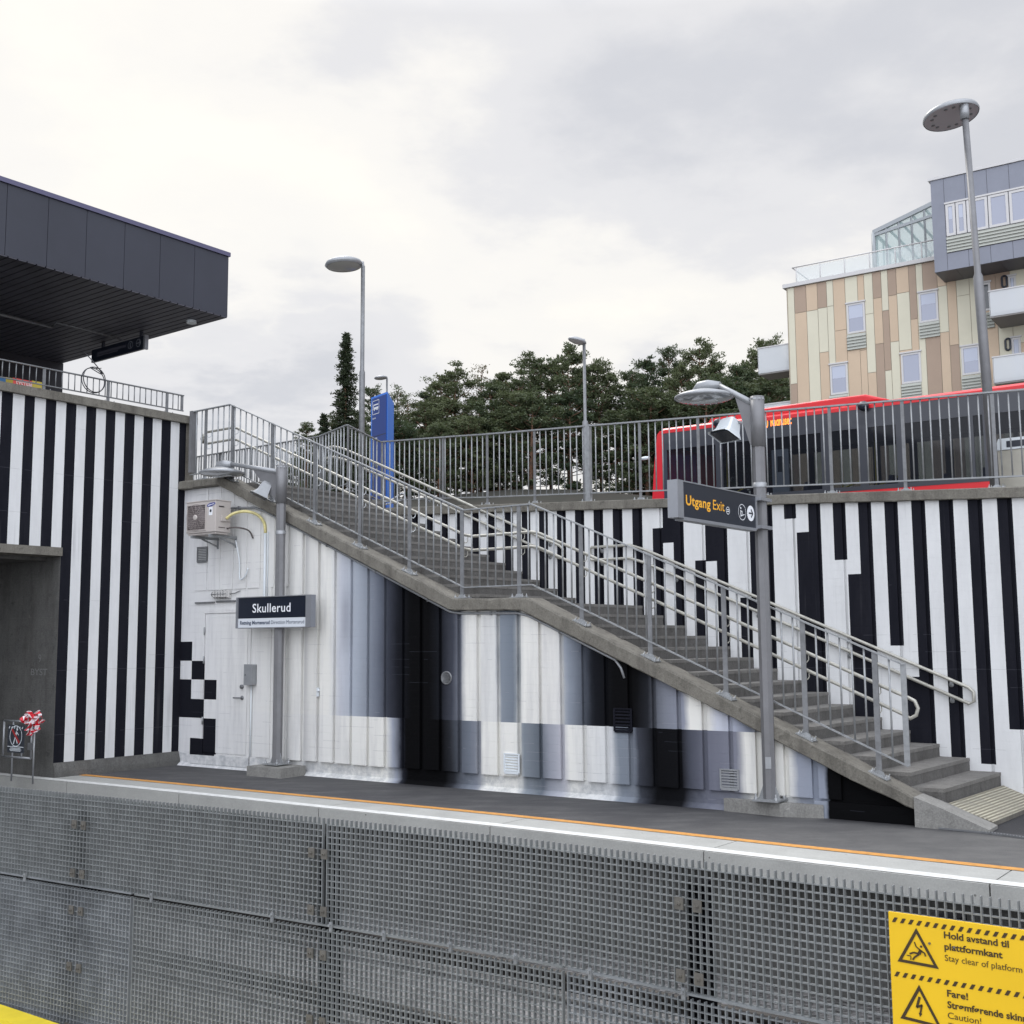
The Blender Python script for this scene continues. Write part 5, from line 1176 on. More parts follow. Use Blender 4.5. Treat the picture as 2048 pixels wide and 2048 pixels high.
g.build('lettering', m_ltrg, T); g2_.build('lettering', m_ltrg, T)

# ------------------------------------------------------------------ street lamps on the plaza and road
def street_lamp(label, base, zhead, R, side, thick=.06, thin=.045, zstep=2.1, tilt=0., discoid=False, arm=.28, cen=None, axis=None, topxy=None):
    T = thing('street_lamp', label, 'street lamp', base); top = V((base.x, base.y, zhead))
    if topxy: top.x, top.y = topxy
    if discoid: top.z = cen.z-((V(axis).normalized().x*(top.x-cen.x)+V(axis).normalized().y*(top.y-cen.y))/V(axis).normalized().z)-.0
    g = MB(); zs = base.z+zstep; ln_ = lambda z_: base+(top-base)*((z_-base.z)/(top.z-base.z)); g.tube([base, ln_(zs), ln_(zs+.045), top-UP*.02], [thick, thick, thin, thin], 14); g.build('pole', m_post if discoid else m_galv_d, T)
    hd = side.normalized(); c = cen if cen else top+hd*arm; ax = V(axis).normalized() if axis else (UP+hd*math.tan(tilt)).normalized(); g = MB()
    if discoid:
        g.lathe([(R*.97, -.02), (R, .0), (R*.97, .035), (R*.6, .07), (0, .085)], c, ax, 40); g.tube([top-UP*.2, top-UP*.0], thin+.016, 12); hh_ = g.build('lamp_head', m_lamp, T)
        g = MB(); g.lathe([(R*.955, -.015), (0, -.016)], c, ax, 40); g.build('underside', simple('lamp_under', (.46, .44, .46), .5), hh_)
        x = ax.orthogonal().normalized(); y = ax.cross(x); g = MB()
        for k in range(6):
            a = k*math.pi/3+.35; q = c+ax*-.018+(x*math.cos(a)+y*math.sin(a))*R*.68
            for e in (-.045, .045): g = MB(); g.lathe([(.024, 0), (.02, -.004), (0, -.004)], q+(x*-math.sin(a)+y*math.cos(a))*e, ax, 10); g.build('led_module', m_gpost, hh_)
    else:
        P_ = []
        g.lathe([(R*.9, -.03), (R, 0), (R*.93, .05), (R*.6, .10), (0, .13)], c, ax, 32); g.tube([top-UP*.12, top+UP*.03, c+UP*.06], [thin, thin, .04], 10); hh_ = g.build('lamp_head', m_lamp, T)
        g = MB(); g.lathe([(R*.88, -.028), (R*.6, -.06), (0, -.075)], c, ax, 32); g.build('lens', simple('lamp_lens', (.42, .41, .38), .25), hh_)
    return T
pR = W2(W2.px(1974, 965)[0], -.33, 0); pr = ray(1974, 965); tr_r = onv(1931, 262, (pR.x, pR.y), W2.d)[0]
pR.z = 3.5; hR = onv(1902, 232, (pR.x, pR.y), W2.d)[0]
street_lamp('tall grey street lamp with a wide flat LED disc above the bus at right', pR, tr_r.z+.15, .335, (hR-tr_r), .056, .038, onv(1945, 556, (pR.x, pR.y), W2.d)[0].z-3.5, 0, True, .3, cen=C0+(hR-C0)*1.012, axis=(-.10, .10, 1), topxy=(tr_r.x, tr_r.y))
p2_ = ony(724, 1000, 19.2); p2_.z = 4.0; q = ony(726, 530, 19.2); hq = ony(684, 529, 19.2); st2 = ony(724, 745, 19.2).z
street_lamp('grey street lamp with a dish head between the spruce and the blue totem', V((q.x, q.y, 4.0)), q.z, .33, V((-1, .0, 0)), .05, .036, st2-4.0, math.radians(4), False, .33)
q = ony(1168, 682, 36); street_lamp('slim distant street lamp with an oval head before the middle of the wood', V((q.x, q.y, 3.6)), q.z, .31, V((-1, .1, 0)), .09, .05, 5.2, math.radians(-16), False, .22)
q = ony(774, 756, 60); street_lamp('tiny far street lamp peeping out above the blue totem', V((q.x, q.y, 3.8)), q.z, .36, V((-1, 0, 0)), .08, .05, 4, math.radians(5), False, .33)

# ------------------------------------------------------------------ blue stop totem
tb = ony(741, 1000, 25.); tb2 = ony(774, 1000, 24.4); TZ = ony(760, 795, 25).z
dF = (tb2-tb); dF.z = 0; Lf = dF.length; dF.normalize(); q = ony(787, 1000, 25.6); dS = V((q.x-tb2.x, q.y-tb2.y, 0)); Ls = dS.length; dS.normalize()
T = thing('bus_stop_totem', 'tall blue bus stop totem with a bus pictogram left of the wood', 'totem', V((tb.x, tb.y, 4.0)))
m_tl = simple('totem_light_blue', (.045, .19, .66), .35); m_td = simple('totem_dark_blue', (.012, .045, .22), .35)
b0 = V((tb.x, tb.y, 4.0)); nF = V((dF.y, -dF.x, 0)); g = MB(); g.prism([b0, b0+dF*Lf, b0+dF*Lf+dS*Ls, b0+dS*Ls], UP*(TZ-4.0)); g.build('body', m_tl, T)
g = MB(); g.box(b0+dF*.07+nF*.002+UP*.6, dF*(Lf-.10), nF*.012, UP*(TZ-4.65)); g.build('front_panel', m_td, T)
g = MB(); o_ = b0+dF*.10+nF*.018+UP*(TZ-4.0-.42); 
for a, b, c_, e in ((0, 0, .30, .012), (0, .30, .30, .012), (0, 0, .012, .312), (.288, 0, .012, .312)): g.box(o_+dF*a+UP*b, dF*c_, nF*.002, UP*e)
g.box(o_+dF*.04+UP*.11, dF*.22, nF*.002, UP*.05); g.box(o_+dF*.04+UP*.2, dF*.22, nF*.002, UP*.025); g.box(o_+dF*.04+UP*.11, dF*.02, nF*.002, UP*.11)
for a in (.09, .21): disc(g, o_+dF*a+UP*.105+nF*.002, dF, UP, .025, 12)
put_text(g, 'Skullerud', o_+UP*-.10, dF, UP, width=.15, size=.05, bold=.001); g.box(o_+UP*-.55+dF*0, dF*.22, nF*.002, UP*.02); g.build('pictogram', m_ltr, T)
g = MB(); g.box(b0+dF*.07+nF*.015+UP*(TZ-4.0-.92), dF*(Lf-.10), nF*.002, UP*.014); g.build('panel_joint', m_signblk, T)
# bench hoop
q = ony(775, 1012, 20.5); T = thing('bicycle_hoop', 'curved grey tubular rack standing before the foot of the blue totem', 'bicycle rack', V((q.x, q.y, 4.0)))
g = MB(); g.tube(smoothpath([V((q.x-.35, q.y, 4.0)), V((q.x-.33, q.y, 4.28)), V((q.x+.05, q.y, 4.36)), V((q.x+.3, q.y, 4.48)), V((q.x+.32, q.y, 4.0))], 4), .02, 8); g.tube([V((q.x-.3, q.y, 4.22)), V((q.x+.3, q.y, 4.38))], .015, 6); g.build('hoop', m_lamp, T)
# litter bin / grit box at the right edge
bz = 3.42; a = onv(1994, 960, W2(0, -.75, 0), W2.d)[1]
BN = Frame(W2(0, -.55, 0), W2.d, W2.n); a = BN.px(1994, 960)[0]; zt_ = BN.px(2000, 878)[1]
T = thing('metal_bin', 'pale steel waste bin with a slot opening behind the railing at the right edge', 'bin', BN(a, 0, bz))
m_bin = simple('bin_steel', (.42, .40, .34), .5, .15, .1, 5)
g = MB(); g.prism([BN(a+.06, 0, bz-.2), BN(a+.95, 0, bz-.2), BN(a+1.0, 0, zt_-.14), BN(a+0, 0, zt_-.14)], -BN.n*.4); g.build('body', m_bin, T)
g = MB(); hd_ = [BN(a-.01, .01, zt_-.135), BN(a+1.01, .01, zt_-.135), BN(a+.97, .01, zt_), BN(a+.04, .01, zt_)]; g.prism(hd_, -BN.n*.42); g.build('lid', m_plwhite, T)
g = MB(); g.fbox(BN, a+.13, a+.9, .008, .014, zt_-.11, zt_-.035); g.build('opening', m_signblk, T)

# ------------------------------------------------------------------ bus
P0 = onz(1318, 856, 6.85); bdir = -hdir(-1480); bn = V((bdir.y, -bdir.x, 0)); bn = bn if bn.dot(-P0) > 0 else -bn
BF = Frame(P0, bdir, bn); lR, zR = BF.px(2041, 763); BG = (zR-6.85)/lR; ZR0 = 6.85-3.05
def B(x, y):
    l, z = BF.px(x, y); return l, z-BG*l-ZR0
print('bus', lR, BG, B(1528, 865), B(1800, 850), B(1650, 978), B(1900, 965), B(1527, 852), B(1583, 840), B(1520, 812), B(1765, 797), B(1303, 985))
T = thing('city_bus', 'red city bus with dark windows passing behind the road railing at right', 'bus', BF(0, -1.2, ZR0))
m_red = simple('bus_red', (.60, .016, .022), .35, 0, .03, .5, coat=.15); m_bdark = simple('bus_dark_band', (.04, .043, .052), .3, coat=.3)
def tinted():
    mt, t = newmat('bus_tinted_glass'); nb = NB(t); b = pbsdf(t); b.inputs['Base Color'].default_value = (.015, .017, .022, 1); b.inputs['Roughness'].default_value = .05
    tr = nb.n('ShaderNodeBsdfTransparent'); tr.inputs[0].default_value = (.62, .66, .68, 1); mx_ = nb.n('ShaderNodeMixShader'); mx_.inputs[0].default_value = .45
    o = [n for n in t.nodes if n.type == 'OUTPUT_MATERIAL'][0]; nb.l(b.outputs[0], mx_.inputs[1]); nb.l(tr.outputs[0], mx_.inputs[2]); nb.l(mx_.outputs[0], o.inputs[0]); return mt
m_tint = tinted()
LB = lR+1.0; GB0, GB1 = 1.26, 2.5; WBUS = 2.5
def bb(g, l0, l1, o0, o1, h0, h1, mi=0): g.fbox(BF, l0, l1, o0, o1, ZR0+h0, ZR0+h1, mi, BG)
g = MB()
# roof shell with rounded shoulders
sec = [(0.0, 2.92), (-.03, 2.99), (-.1, 3.04), (-.25, 3.07), (-WBUS+.25, 3.07), (-WBUS+.1, 3.04), (-WBUS+.03, 2.99), (-WBUS, 2.92)]
g.prism([BF(.05, o, ZR0+h+BG*.05) for o, h in sec], bdir*(LB-.1)+UP*BG*(LB-.1))
bb(g, 0.02, LB-.02, -.012, .012, 2.90, 2.97)
# skirt
bb(g, .0, LB, -.03, 0, .28, GB0); bb(g, 0, LB, -WBUS, -WBUS+.03, .28, GB0)
# rear corner leaning outward at the foot
g.prism([BF(-.34, .0, ZR0+.3), BF(.13, .0, ZR0+.3), BF(.15, 0, ZR0+2.9), BF(.02, 0, ZR0+2.97), BF(-.06, 0, ZR0+2.9), BF(-.16, 0, ZR0+2.2)], bn*-WBUS)
g.prism([BF(LB-.2, .0, ZR0+.3+BG*LB), BF(LB+.1, .0, ZR0+.3+BG*LB), BF(LB+.1, 0, ZR0+1.2+BG*LB), BF(LB, 0, ZR0+2.97+BG*LB), BF(LB-.12, 0, ZR0+2.95+BG*LB)], bn*-WBUS)
body = g.build('body', m_red, T)
lp0, lp1 = B(1490, 830)[0], B(1775, 800)[0]
g = MB(); g.prism([BF(lp0, -.12, ZR0+3.0+BG*lp0), BF(lp0+.1, -.12, ZR0+3.22+BG*lp0), BF(lp1-1.1, -.12, ZR0+3.27+BG*lp1), BF(lp1-.55, -.12, ZR0+3.25+BG*lp1), BF(lp1, -.12, ZR0+3.05+BG*lp1)], -bn*2.2)
pd = g.build('roof_pod', m_red, T); bv = pd.modifiers.new('b', 'BEVEL'); bv.width = .05; bv.segments = 3
g = MB(); lq0, lq1 = B(1405, 845)[0], B(1475, 838)[0]; g.prism([BF(lq0, -.2, ZR0+3.0), BF(lq0+.1, -.2, ZR0+3.12), BF(lq1, -.2, ZR0+3.12), BF(lq1+.1, -.2, ZR0+3.0)], -bn*1.6); g.build('roof_hatch', m_red, T)
g = MB()
bb(g, .12, LB-.1, -.025, .004, GB1, 2.90); bb(g, .12, LB-.1, -WBUS, -WBUS+.02, GB1, 2.90)
pil = [.16, B(1438, 900)[0], B(1513, 900)[0], B(1650, 900)[0], B(1727, 900)[0], B(1802, 900)[0], B(1944, 900)[0], B(1978, 900)[0], LB-.16]
for k, l in enumerate(pil):
    w_ = .05 if k in (0, 6, 8) else .09
    bb(g, l-w_, l+w_, -.02, .006, GB0, GB1); bb(g, l-w_, l+w_, -WBUS+.0, -WBUS+.02, GB0, GB1)
bb(g, .1, LB-.1, -.02, .008, GB0-.06, GB0+.03)
g.build('window_band', m_bdark, T)
for k in range(len(pil)-1):
    g = MB(); l0, l1 = pil[k]+.05, pil[k+1]-.05; g.quad(BF(l0, -.008, ZR0+GB0+BG*l0), BF(l1, -.008, ZR0+GB0+BG*l1), BF(l1, -.008, ZR0+GB1+BG*l1), BF(l0, -.008, ZR0+GB1+BG*l0)); g.build('window', m_tint, T); g = MB(); g.quad(BF(l0, -WBUS+.008, ZR0+GB0+BG*l0), BF(l1, -WBUS+.008, ZR0+GB0+BG*l1), BF(l1, -WBUS+.008, ZR0+GB1+BG*l1), BF(l0, -WBUS+.008, ZR0+GB1+BG*l0)); g.build('window', m_tint, T)
m_seat = simple('bus_seat', (.02, .022, .05), .7); m_in = simple('bus_interior', (.22, .23, .25), .7)
g = MB(); bb(g, .1, LB-.1, -WBUS+.03, -.03, .3, .36); bb(g, .1, LB-.1, -WBUS+.03, -.03, 2.6, 2.64); g.build('floor', m_in, T)
rnd = random.Random(9)
for k in range(9):
    l = .8+k*.95
    if l > LB-.8: break
    for o in (-.32, -.78, -1.75, -2.2):
        if rnd.random() < .25: continue
        g = MB(); g.prism([BF(l, o-.19, ZR0+.6+BG*l), BF(l, o+.19, ZR0+.6+BG*l), BF(l, o+.19, ZR0+1.35+BG*l), BF(l, o+.12, ZR0+1.5+BG*l), BF(l, o-.12, ZR0+1.5+BG*l), BF(l, o-.19, ZR0+1.35+BG*l)], bdir*.09); bb(g, l+.05, l+.48, o-.19, o+.19, .62, .74); g.build('seat', m_seat, T)
g = MB()
for x in (1450, 1690, 1760):
    l = B(x, 950)[0]
    g.tube(smoothpath([BF(l-.45, -.35, ZR0+.5+BG*l), BF(l-.35, -.35, ZR0+1.2+BG*l), BF(l+.1, -.35, ZR0+1.42+BG*l), BF(l+.35, -.35, ZR0+1.5+BG*l)], 4), .018, 6)
    g.tube([BF(l-.5, -.9, ZR0+.4+BG*l), BF(l-.5, -.9, ZR0+2.6+BG*l)], .018, 6)
g.build('grab_rail', simple('grab_yellow', (.62, .50, .05), .4), T)
l0, h0 = B(1548, 900); g = MB(); bb(g, l0-.12, l0+.28, -.14, -.1, 1.28, 2.25); g.build('notice_board', simple('notice', (.38, .40, .46), .5), T); g = MB(); bb(g, l0+.02, l0+.13, -.098, -.094, 1.75, 2.1); g.build('notice_print', m_bdark, T)
a, hb = B(1526.5, 856); b_, _ = B(1583.5, 848); g = MB(); put_text(g, '70', BF(a, .006, ZR0+hb+BG*a), (bdir+UP*BG).normalized(), UP, width=(b_-a)*.18, size=.30, bold=.006); m_led = simple('led_orange', (.8, .2, .02), .5, emis=((1, .22, .03), 1.6)); g.build('display_lettering', m_led, T); g = MB(); a2 = a+(b_-a)*.27; put_text(g, 'Rådhuset', BF(a2, .006, ZR0+hb+.02+BG*a2), (bdir+UP*BG).normalized(), UP, width=(b_-a)*.73, size=.27, bold=.006)
g.build('display_lettering', simple('led_orange', (.8, .2, .02), .5, emis=((1, .22, .03), 1.6)), T)
a, hb = B(1393, 859); g = MB(); bb(g, a, a+.1, .005, .008, hb-.02, hb+.08); g.build('emblem', simple('emblem_blue', (.03, .06, .4), .4), T)
g = MB(); put_text(g, 'Ruter', BF(a+.14, .006, ZR0+hb+BG*a), bdir, UP, width=.26, size=.09, bold=.002); g.build('lettering', simple('grey_letter', (.3, .32, .36), .5), T)
for x, y in ((1440, 847), (1730, 813)):
    a, hb = B(x, y); g = MB(); c = BF(a, .08, ZR0+hb+BG*a); g.lathe([(0, -.11), (.06, -.1), (.1, -.04), (.1, .04), (.06, .1), (0, .11)], c, bdir, 14); g.build('camera_pod', m_signblk, T)
g = MB(); c = BF(-.35, .1, ZR0+2.35); g.lathe([(0, -.14), (.035, -.12), (.045, 0), (.035, .12), (0, .14)], c, bdir, 12); g.build('mirror', m_plwhite, T)
for l in (1.9, LB-2.2):
    g = MB(); g.lathe([(0.0, 0), (.3, 0), (.47, 0), (.48, -.05), (.48, -.25), (0, -.25)], BF(l, .01, ZR0+.46+BG*l), bn, 28); wl = g.build('wheel', simple('tyre', (.02, .02, .02), .8), T); g = MB(); g.lathe([(0, .01), (.15, .02), (.27, -.0), (.27, .01)], BF(l, .015, ZR0+.46+BG*l), bn, 20); g.build('rim', m_galv, wl)

# ------------------------------------------------------------------ apartment building
cA = ray(1572, 572); PA = C0+cA*(56/cA.y); ad = -hdir(-2340); an = V((ad.y, -ad.x, 0)); an = an if an.dot(-PA) > 0 else -an
AF = Frame(PA, ad, an)
z8 = lambda x, y: (1536+x/3.773, 180+y/3.773)
z15 = lambda x, y: (1500+x/3.5255, 650+y/3.5255)
zroof = (AF.px(*z8(135, 1478))[1]+AF.px(*z8(1240, 1268))[1])/2
print('apt roof', AF.px(*z8(135, 1478)), AF.px(*z8(1240, 1268)))
T = thing('apartment_building', 'modern apartment block with cream, tan and brown cladding panels above the bus', 'building', AF(0, 0, 3))
m_cr = simple('panel_cream', (.56, .53, .41), .6, 0, .05, .6); m_tn = simple('panel_tan', (.50, .385, .27), .6, 0, .05, .6); m_bw = simple('panel_brown', (.33, .245, .18), .6, 0, .05, .6)
m_seam = simple('panel_seam', (.36, .31, .235), .8); m_blu = simple('zinc_panel', (.185, .195, .23), .4, .25, .08, .8); m_trim = simple('light_trim', (.52, .51, .50), .5)
m_louv = simple('louvre_metal', (.36, .37, .33), .5, .2)
def winglass():
    mt, t = newmat('window_glass'); b = pbsdf(t); b.inputs['Base Color'].default_value = (.27, .285, .34, 1); b.inputs['Roughness'].default_value = .08; b.inputs['Metallic'].default_value = .35; b.inputs['Specular IOR Level'].default_value = .8; return mt
m_wg = winglass(); m_wg2 = simple('window_glass_dark', (.05, .055, .06), .1, 0, spec=.8)
g = MB(); zw = 2.0
g.prism([AF(0, -.03, zw), AF(45, -.03, zw), AF(45, -.03, zroof-.15), AF(0, -.03, zroof-.15)], -an*16, 0); g.build('wall', m_seam, T)
cols8 = [(145, 195, 'c', [(('15', 415), 'b')]), (195, 285, 'b', [(('8', 1680), 't')]), (285, 370, 't', [(('8', 1665), 'c')]), (370, 440, 'b', [(('8', 1645), 'c'), (('15', 190), 't')]), (440, 490, 'c', [(('8', 1632), 'c'), (('15', 270), 't')]),
 (490, 580, 't', [(('8', 1815), 't'), (('15', 275), 'c')]), (580, 675, 'c', [(('15', 175), 't')]), (675, 725, 't', [(('15', 175), 't')]), (725, 790, 'c', [(('8', 1690), 'c'), (('15', 335), 't')]), (790, 855, 'b', [(('8', 1570), 't'), (('15', 130), 'b')]),
 (855, 905, 'c', [(('8', 1665), 'b'), (('15', 320), 'c')]), (905, 970, 'b', [(('8', 1550), 't'), (('15', 115), 'c')]), (970, 1065, 't', [(('8', 1530), 'c'), (('15', 175), 't')]), (1065, 1120, 'b', [(('8', 1730), 't'), (('15', 180), 'c')]),
 (1120, 1170, 'c', []), (1170, 1280, 'b', []), (1280, 1350, 't', [(('8', 1480), 'c'), (('8', 1830), 't')]), (1350, 1420, 't', [(('15', 140), 'b')]), (1420, 1520, 'c', [(('8', 1550), 'c')]), (1520, 1610, 'c', []),
 (1610, 1720, 'b', [(('8', 1650), 't')]), (1720, 1830, 'b', [(('8', 1690), 'c')]), (1830, 1990, 'c', [(('15', 120), 't')]), (1990, 2150, 't', [(('15', 20), 'c')]), (2150, 2400, 'c', [(('15', 60), 'b')])]
g = MB(); ci = {'c': 0, 't': 1, 'b': 2}
for x0, x1, c0_, cuts_ in cols8:
    s0, s1 = AF.px(*z8(x0, 1500))[0], AF.px(*z8(x1, 1500))[0]; ztop = zroof-.16; c = c0_
    segs_ = []
    for (kind, y), c2_c in cuts_:
        if kind == '8': zc_ = AF.px(*z8((x0+x1)/2, y))[1]
        else: zc_ = AF.px(1536+(x0+x1)/2/3.773+8, 650+y/3.5255)[1]
        segs_.append((c, ztop, zc_)); c, ztop = c2_c, zc_
    segs_.append((c, ztop, zw))
    for c, za_, zb_ in segs_: g.fbox(AF, s0+.012, s1-.012, -.02, .0, zb_+.012, za_-.012, ci[c])
g.build('cladding', [m_cr, m_tn, m_bw], T)
g = MB(); g.fbox(AF, -.15, 45, -16, .12, zroof-.14, zroof+.05); g.build('roof_edge', m_trim, T)
def louver(F, s0, s1, z0, z1, o=.01):
    g = MB(); n = max(3, int((z1-z0)/.13)); g.fbox(F, s0, s1, o, o+.01, z0, z1)
    for k in range(n):
        z = z0+(z1-z0)*k/n; g.prism([F(s0, o+.01, z), F(s0, o+.07, z), F(s0, o+.015, z+(z1-z0)/n*.8)], F.d*(s1-s0))
    return g.build('louvre', m_louv, T)
def window(F, s0, s1, z0, z1, dark=False, fw_=.09, o=.0, sill=True):
    g = MB(); 
    for a, b, c, d in ((s0, s0+fw_, z0, z1), (s1-fw_, s1, z0, z1), (s0+fw_, s1-fw_, z0, z0+fw_), (s0+fw_, s1-fw_, z1-fw_, z1)): g.fbox(F, a, b, o-.05, o+.03, c, d)
    wn = g.build('window', m_trim, T)
    if sill: g = MB(); g.fbox(F, s0-.05, s1+.05, o, o+.07, z1+.01, z1+.08); g.build('window_head', m_trim, wn)
    g = MB(); g.fbox(F, s0+fw_, s1-fw_, o-.03, o+.005, z0+fw_, z1-fw_); g.build('pane', m_wg2 if dark else m_wg, wn)
    if not dark and random.random() < .6: g = MB(); g.fbox(F, s0+fw_+.02, s1-fw_-.02, o+.005, o+.008, z1-fw_-(z1-z0)*random.uniform(.2, .5), z1-fw_); g.build('blind', simple('blind', (.42, .45, .53), .3), wn)
    return wn
def wpx(F, p0, p1, **k):
    a, b = F.px(*p0), F.px(*p1); m_ = F.px((p0[0]+p1[0])/2, (p0[1]+p1[1])/2); h = abs(a[1]-b[1]); 
    window(F, a[0], b[0], b[1], a[1], **k)
def lpx(F, p0, p1): a, b = F.px(*p0), F.px(*p1); louver(F, a[0], b[0], b[1], a[1])
wpx(AF, z8(592, 1620), z8(738, 1822)); lpx(AF, z8(597, 1850), z15(822, 160))
wpx(AF, z8(1135, 1535), z8(1290, 1738)); lpx(AF, z8(1142, 1762), z8(1300, 1855))
wpx(AF, z15(563, 285), z15(695, 480)); wpx(AF, z15(1063, 208), z15(1213, 400)); lpx(AF, z15(1068, 420), z15(1218, 590))
wpx(AF, z15(1488, 158), z15(1630, 340)); lpx(AF, z15(1494, 365), z15(1636, 520)); lpx(AF, z15(560, 500), z15(697, 640))
wpx(AF, z8(1560, 1470), z8(1688, 1660), dark=True); lpx(AF, z8(1590, 1690), z8(1712, 1790))
wpx(AF, z8(1812, 1410), z8(1885, 1680)); wpx(AF, z15(1842, 95), z15(1925, 380)); wpx(AF, z8(1960, 1380), z8(2150, 1600)); wpx(AF, z15(2000, 70), z15(2150, 300))
for p in (z8(1785, 1447), z15(1820, 138)):
    s_, z_ = AF.px(*p); g = MB(); P_ = arc(AF(s_, .06, z_+.16), AF.d, UP, .1, 0, math.pi, 8)+arc(AF(s_, .06, z_-.16), AF.d, UP, .1, math.pi, 2*math.pi, 8); g.tube(P_, .045, 8, closed=True); g.build('wall_lamp', m_signblk, T)
def glassy(name, c, a):
    mt, t = newmat(name); nb = NB(t); b = pbsdf(t); b.inputs['Base Color'].default_value = (*c, 1); b.inputs['Roughness'].default_value = .15
    tr = nb.n('ShaderNodeBsdfTransparent'); mx_ = nb.n('ShaderNodeMixShader'); mx_.inputs[0].default_value = a
    o = [n for n in t.nodes if n.type == 'OUTPUT_MATERIAL'][0]; nb.l(b.outputs[0], mx_.inputs[1]); nb.l(tr.outputs[0], mx_.inputs[2]); nb.l(mx_.outputs[0], o.inputs[0]); return mt
m_frost = glassy('frosted_glass', (.60, .62, .63), .28); m_green = glassy('greenish_glass', (.45, .60, .58), .6)
def balcony(F, s0, s1, z0, zg, dep, back=0.):
    b_ = MB(); b_.fbox(F, s0, s1, back, back+dep, z0-.22, z0); bo = b_.build('balcony', simple('balcony_slab', (.22, .21, .20), .8), T)
    n = max(1, int(round((s1-s0)/1.6)))
    for k in range(n):
        a, b = s0+(s1-s0)*k/n, s0+(s1-s0)*(k+1)/n; g = MB(); g.fbox(F, a+.02, b-.02, back+dep, back+dep+.02, z0-.15, zg); g.build('glass_panel', m_frost, bo)
    g = MB(); g.fbox(F, s0-.02, s0, back, back+dep, z0-.15, zg); g.build('glass_panel', m_frost, bo)
    g = MB(); g.fbox(F, s0-.03, s1+.03, back+dep-.02, back+dep+.05, zg, zg+.05); g.fbox(F, s0-.05, s0+.0, back, back+dep, zg, zg+.05); g.build('handrail', m_trim, bo)
def bpx(ptop, pbot, pback):
    """front lower left corner, top left corner, where the slab's underside meets the wall"""
    s_, z_ = AF.px(*pback); q = onz(pbot[0], pbot[1], z_); dep = (q-V((PA.x, PA.y, 0))).dot(an); Fq = Frame(V((PA.x, PA.y, 0))+an*dep, ad, an)
    a, zt_ = Fq.px(*ptop); return a, z_+.22, zt_, dep
a, z0, zt_, dep = bpx(z8(1668, 1525), z8(1695, 1720), z8(1755, 1800)); print('balc', a, z0, zt_, dep); balcony(AF, a, a+9, z0, zt_, dep)
zst = z0-AF.px(*z15(1720, 440))[1] if False else 0
a2, z2 = AF.px(*z15(1715, 230)); balcony(AF, a+.0, a+9, z0-2.95, zt_-2.95, dep)
sL_, zL_ = AF.px(*z15(280, 435)); Sx, Zx = AF.px(*z15(45, 330)); _, Zt = AF.px(*z15(45, 160))
balcony(Frame(AF(0, -.3, 0), ad, an), Sx, -.05, Zx+.1, Zt, 1.4, -1.4); balcony(Frame(AF(0, -.3, 0), ad, an), Sx, -.05, Zx+.1-2.95, Zt-2.95, 1.4, -1.4)
# projecting zinc box
s_, zq = AF.px(*z8(1345, 1450)); q = onz(*z8(1260, 1378), zq); depb = (q-V((PA.x, PA.y, 0))).dot(an); print('box dep', depb, s_, zq)
XF = Frame(V((PA.x, PA.y, 0))+an*depb, ad, an); sl_, _ = XF.px(*z8(1240, 1000)); ztb = (XF.px(*z8(1215, 690))[1]+XF.px(*z8(1932, 530))[1])/2
g = MB(); g.fbox(XF, sl_, sl_+16, -10, -.02, zq, ztb); g.build('penthouse', simple('zinc_dark', (.10, .10, .12), .5), T)
g = MB(); g.fbox(XF, sl_-.1, sl_+16.1, -10, .06, ztb, ztb+.12); g.build('penthouse_roof', m_trim, T)
sw0 = XF.px(*z8(1338, 950))[0]; zwt, zwb = XF.px(*z8(1340, 868))[1], XF.px(*z8(1355, 1105))[1]; zlb = XF.px(*z8(1358, 1228))[1]
g = MB(); g.fbox(XF, sl_, sw0-.02, -.02, .0, zq, ztb); x_ = sw0; pw_ = .92
while x_ < sl_+16:
    g.fbox(XF, x_, x_+pw_-.02, -.02, .0, zwt+.1, ztb-.02); g.fbox(XF, x_, x_+pw_-.02, -.02, .0, zq, zlb-.04); x_ += pw_
g.build('zinc_cladding', m_blu, T)
xs_ = [1340, 1418, 1500, 1665, 1825, 1990, 2130]; sx_ = [XF.px(*z8(x, 980))[0] for x in xs_]
for a, b in zip(sx_, sx_[1:]): window(XF, a+.02, b-.02, zwb, zwt, fw_=.11, o=.0, sill=False)
g = MB(); g.fbox(XF, sw0-.02, sl_+16, 0, .05, zwt+.02, zwt+.1); g.build('window_head', m_trim, T)
louver(XF, sw0, sl_+16, zlb, zwb-.02, -.02)
g = MB()
for k in range(18): g.fbox(XF, sl_+k*.92, sl_+k*.92+.9, -depb+.0, -.02, zq-.012, zq-.002)
g.build('underside', simple('zinc_soffit', (.09, .085, .095), .5), T)
# roof guard rail and glass pavilion
rp = [z8(x, y) for x, y in ((215, 1440), (395, 1405), (575, 1372), (755, 1337))]
RR = MB(); sr = [Frame(AF(0, -.35, 0), ad, an).px(*p)[0] for p in rp]; st_ = sr[1]-sr[0]
for k in range(7):
    s = sr[0]+st_*k; RR.tube([AF(s, -.35, zroof), AF(s, -.35, zroof+1.0)], .03, 6)
for z in (.98,): RR.tube([AF(sr[0]-.2, -.35, zroof+z), AF(sr[0]+st_*6.4, -.35, zroof+z)], .035, 6)
RR.tube([AF(sr[0]-.2, -.35, zroof+.98), AF(sr[0]-.2, -6, zroof+.98)], .035, 6); RR.build('roof_railing', m_trim, T)
g = MB(); g.fbox(AF, sr[0], sr[0]+st_*6, -.36, -.345, zroof+.1, zroof+.9); g.build('roof_railing_glass', glassy('clear_glass', (.6, .66, .66), .75), T)
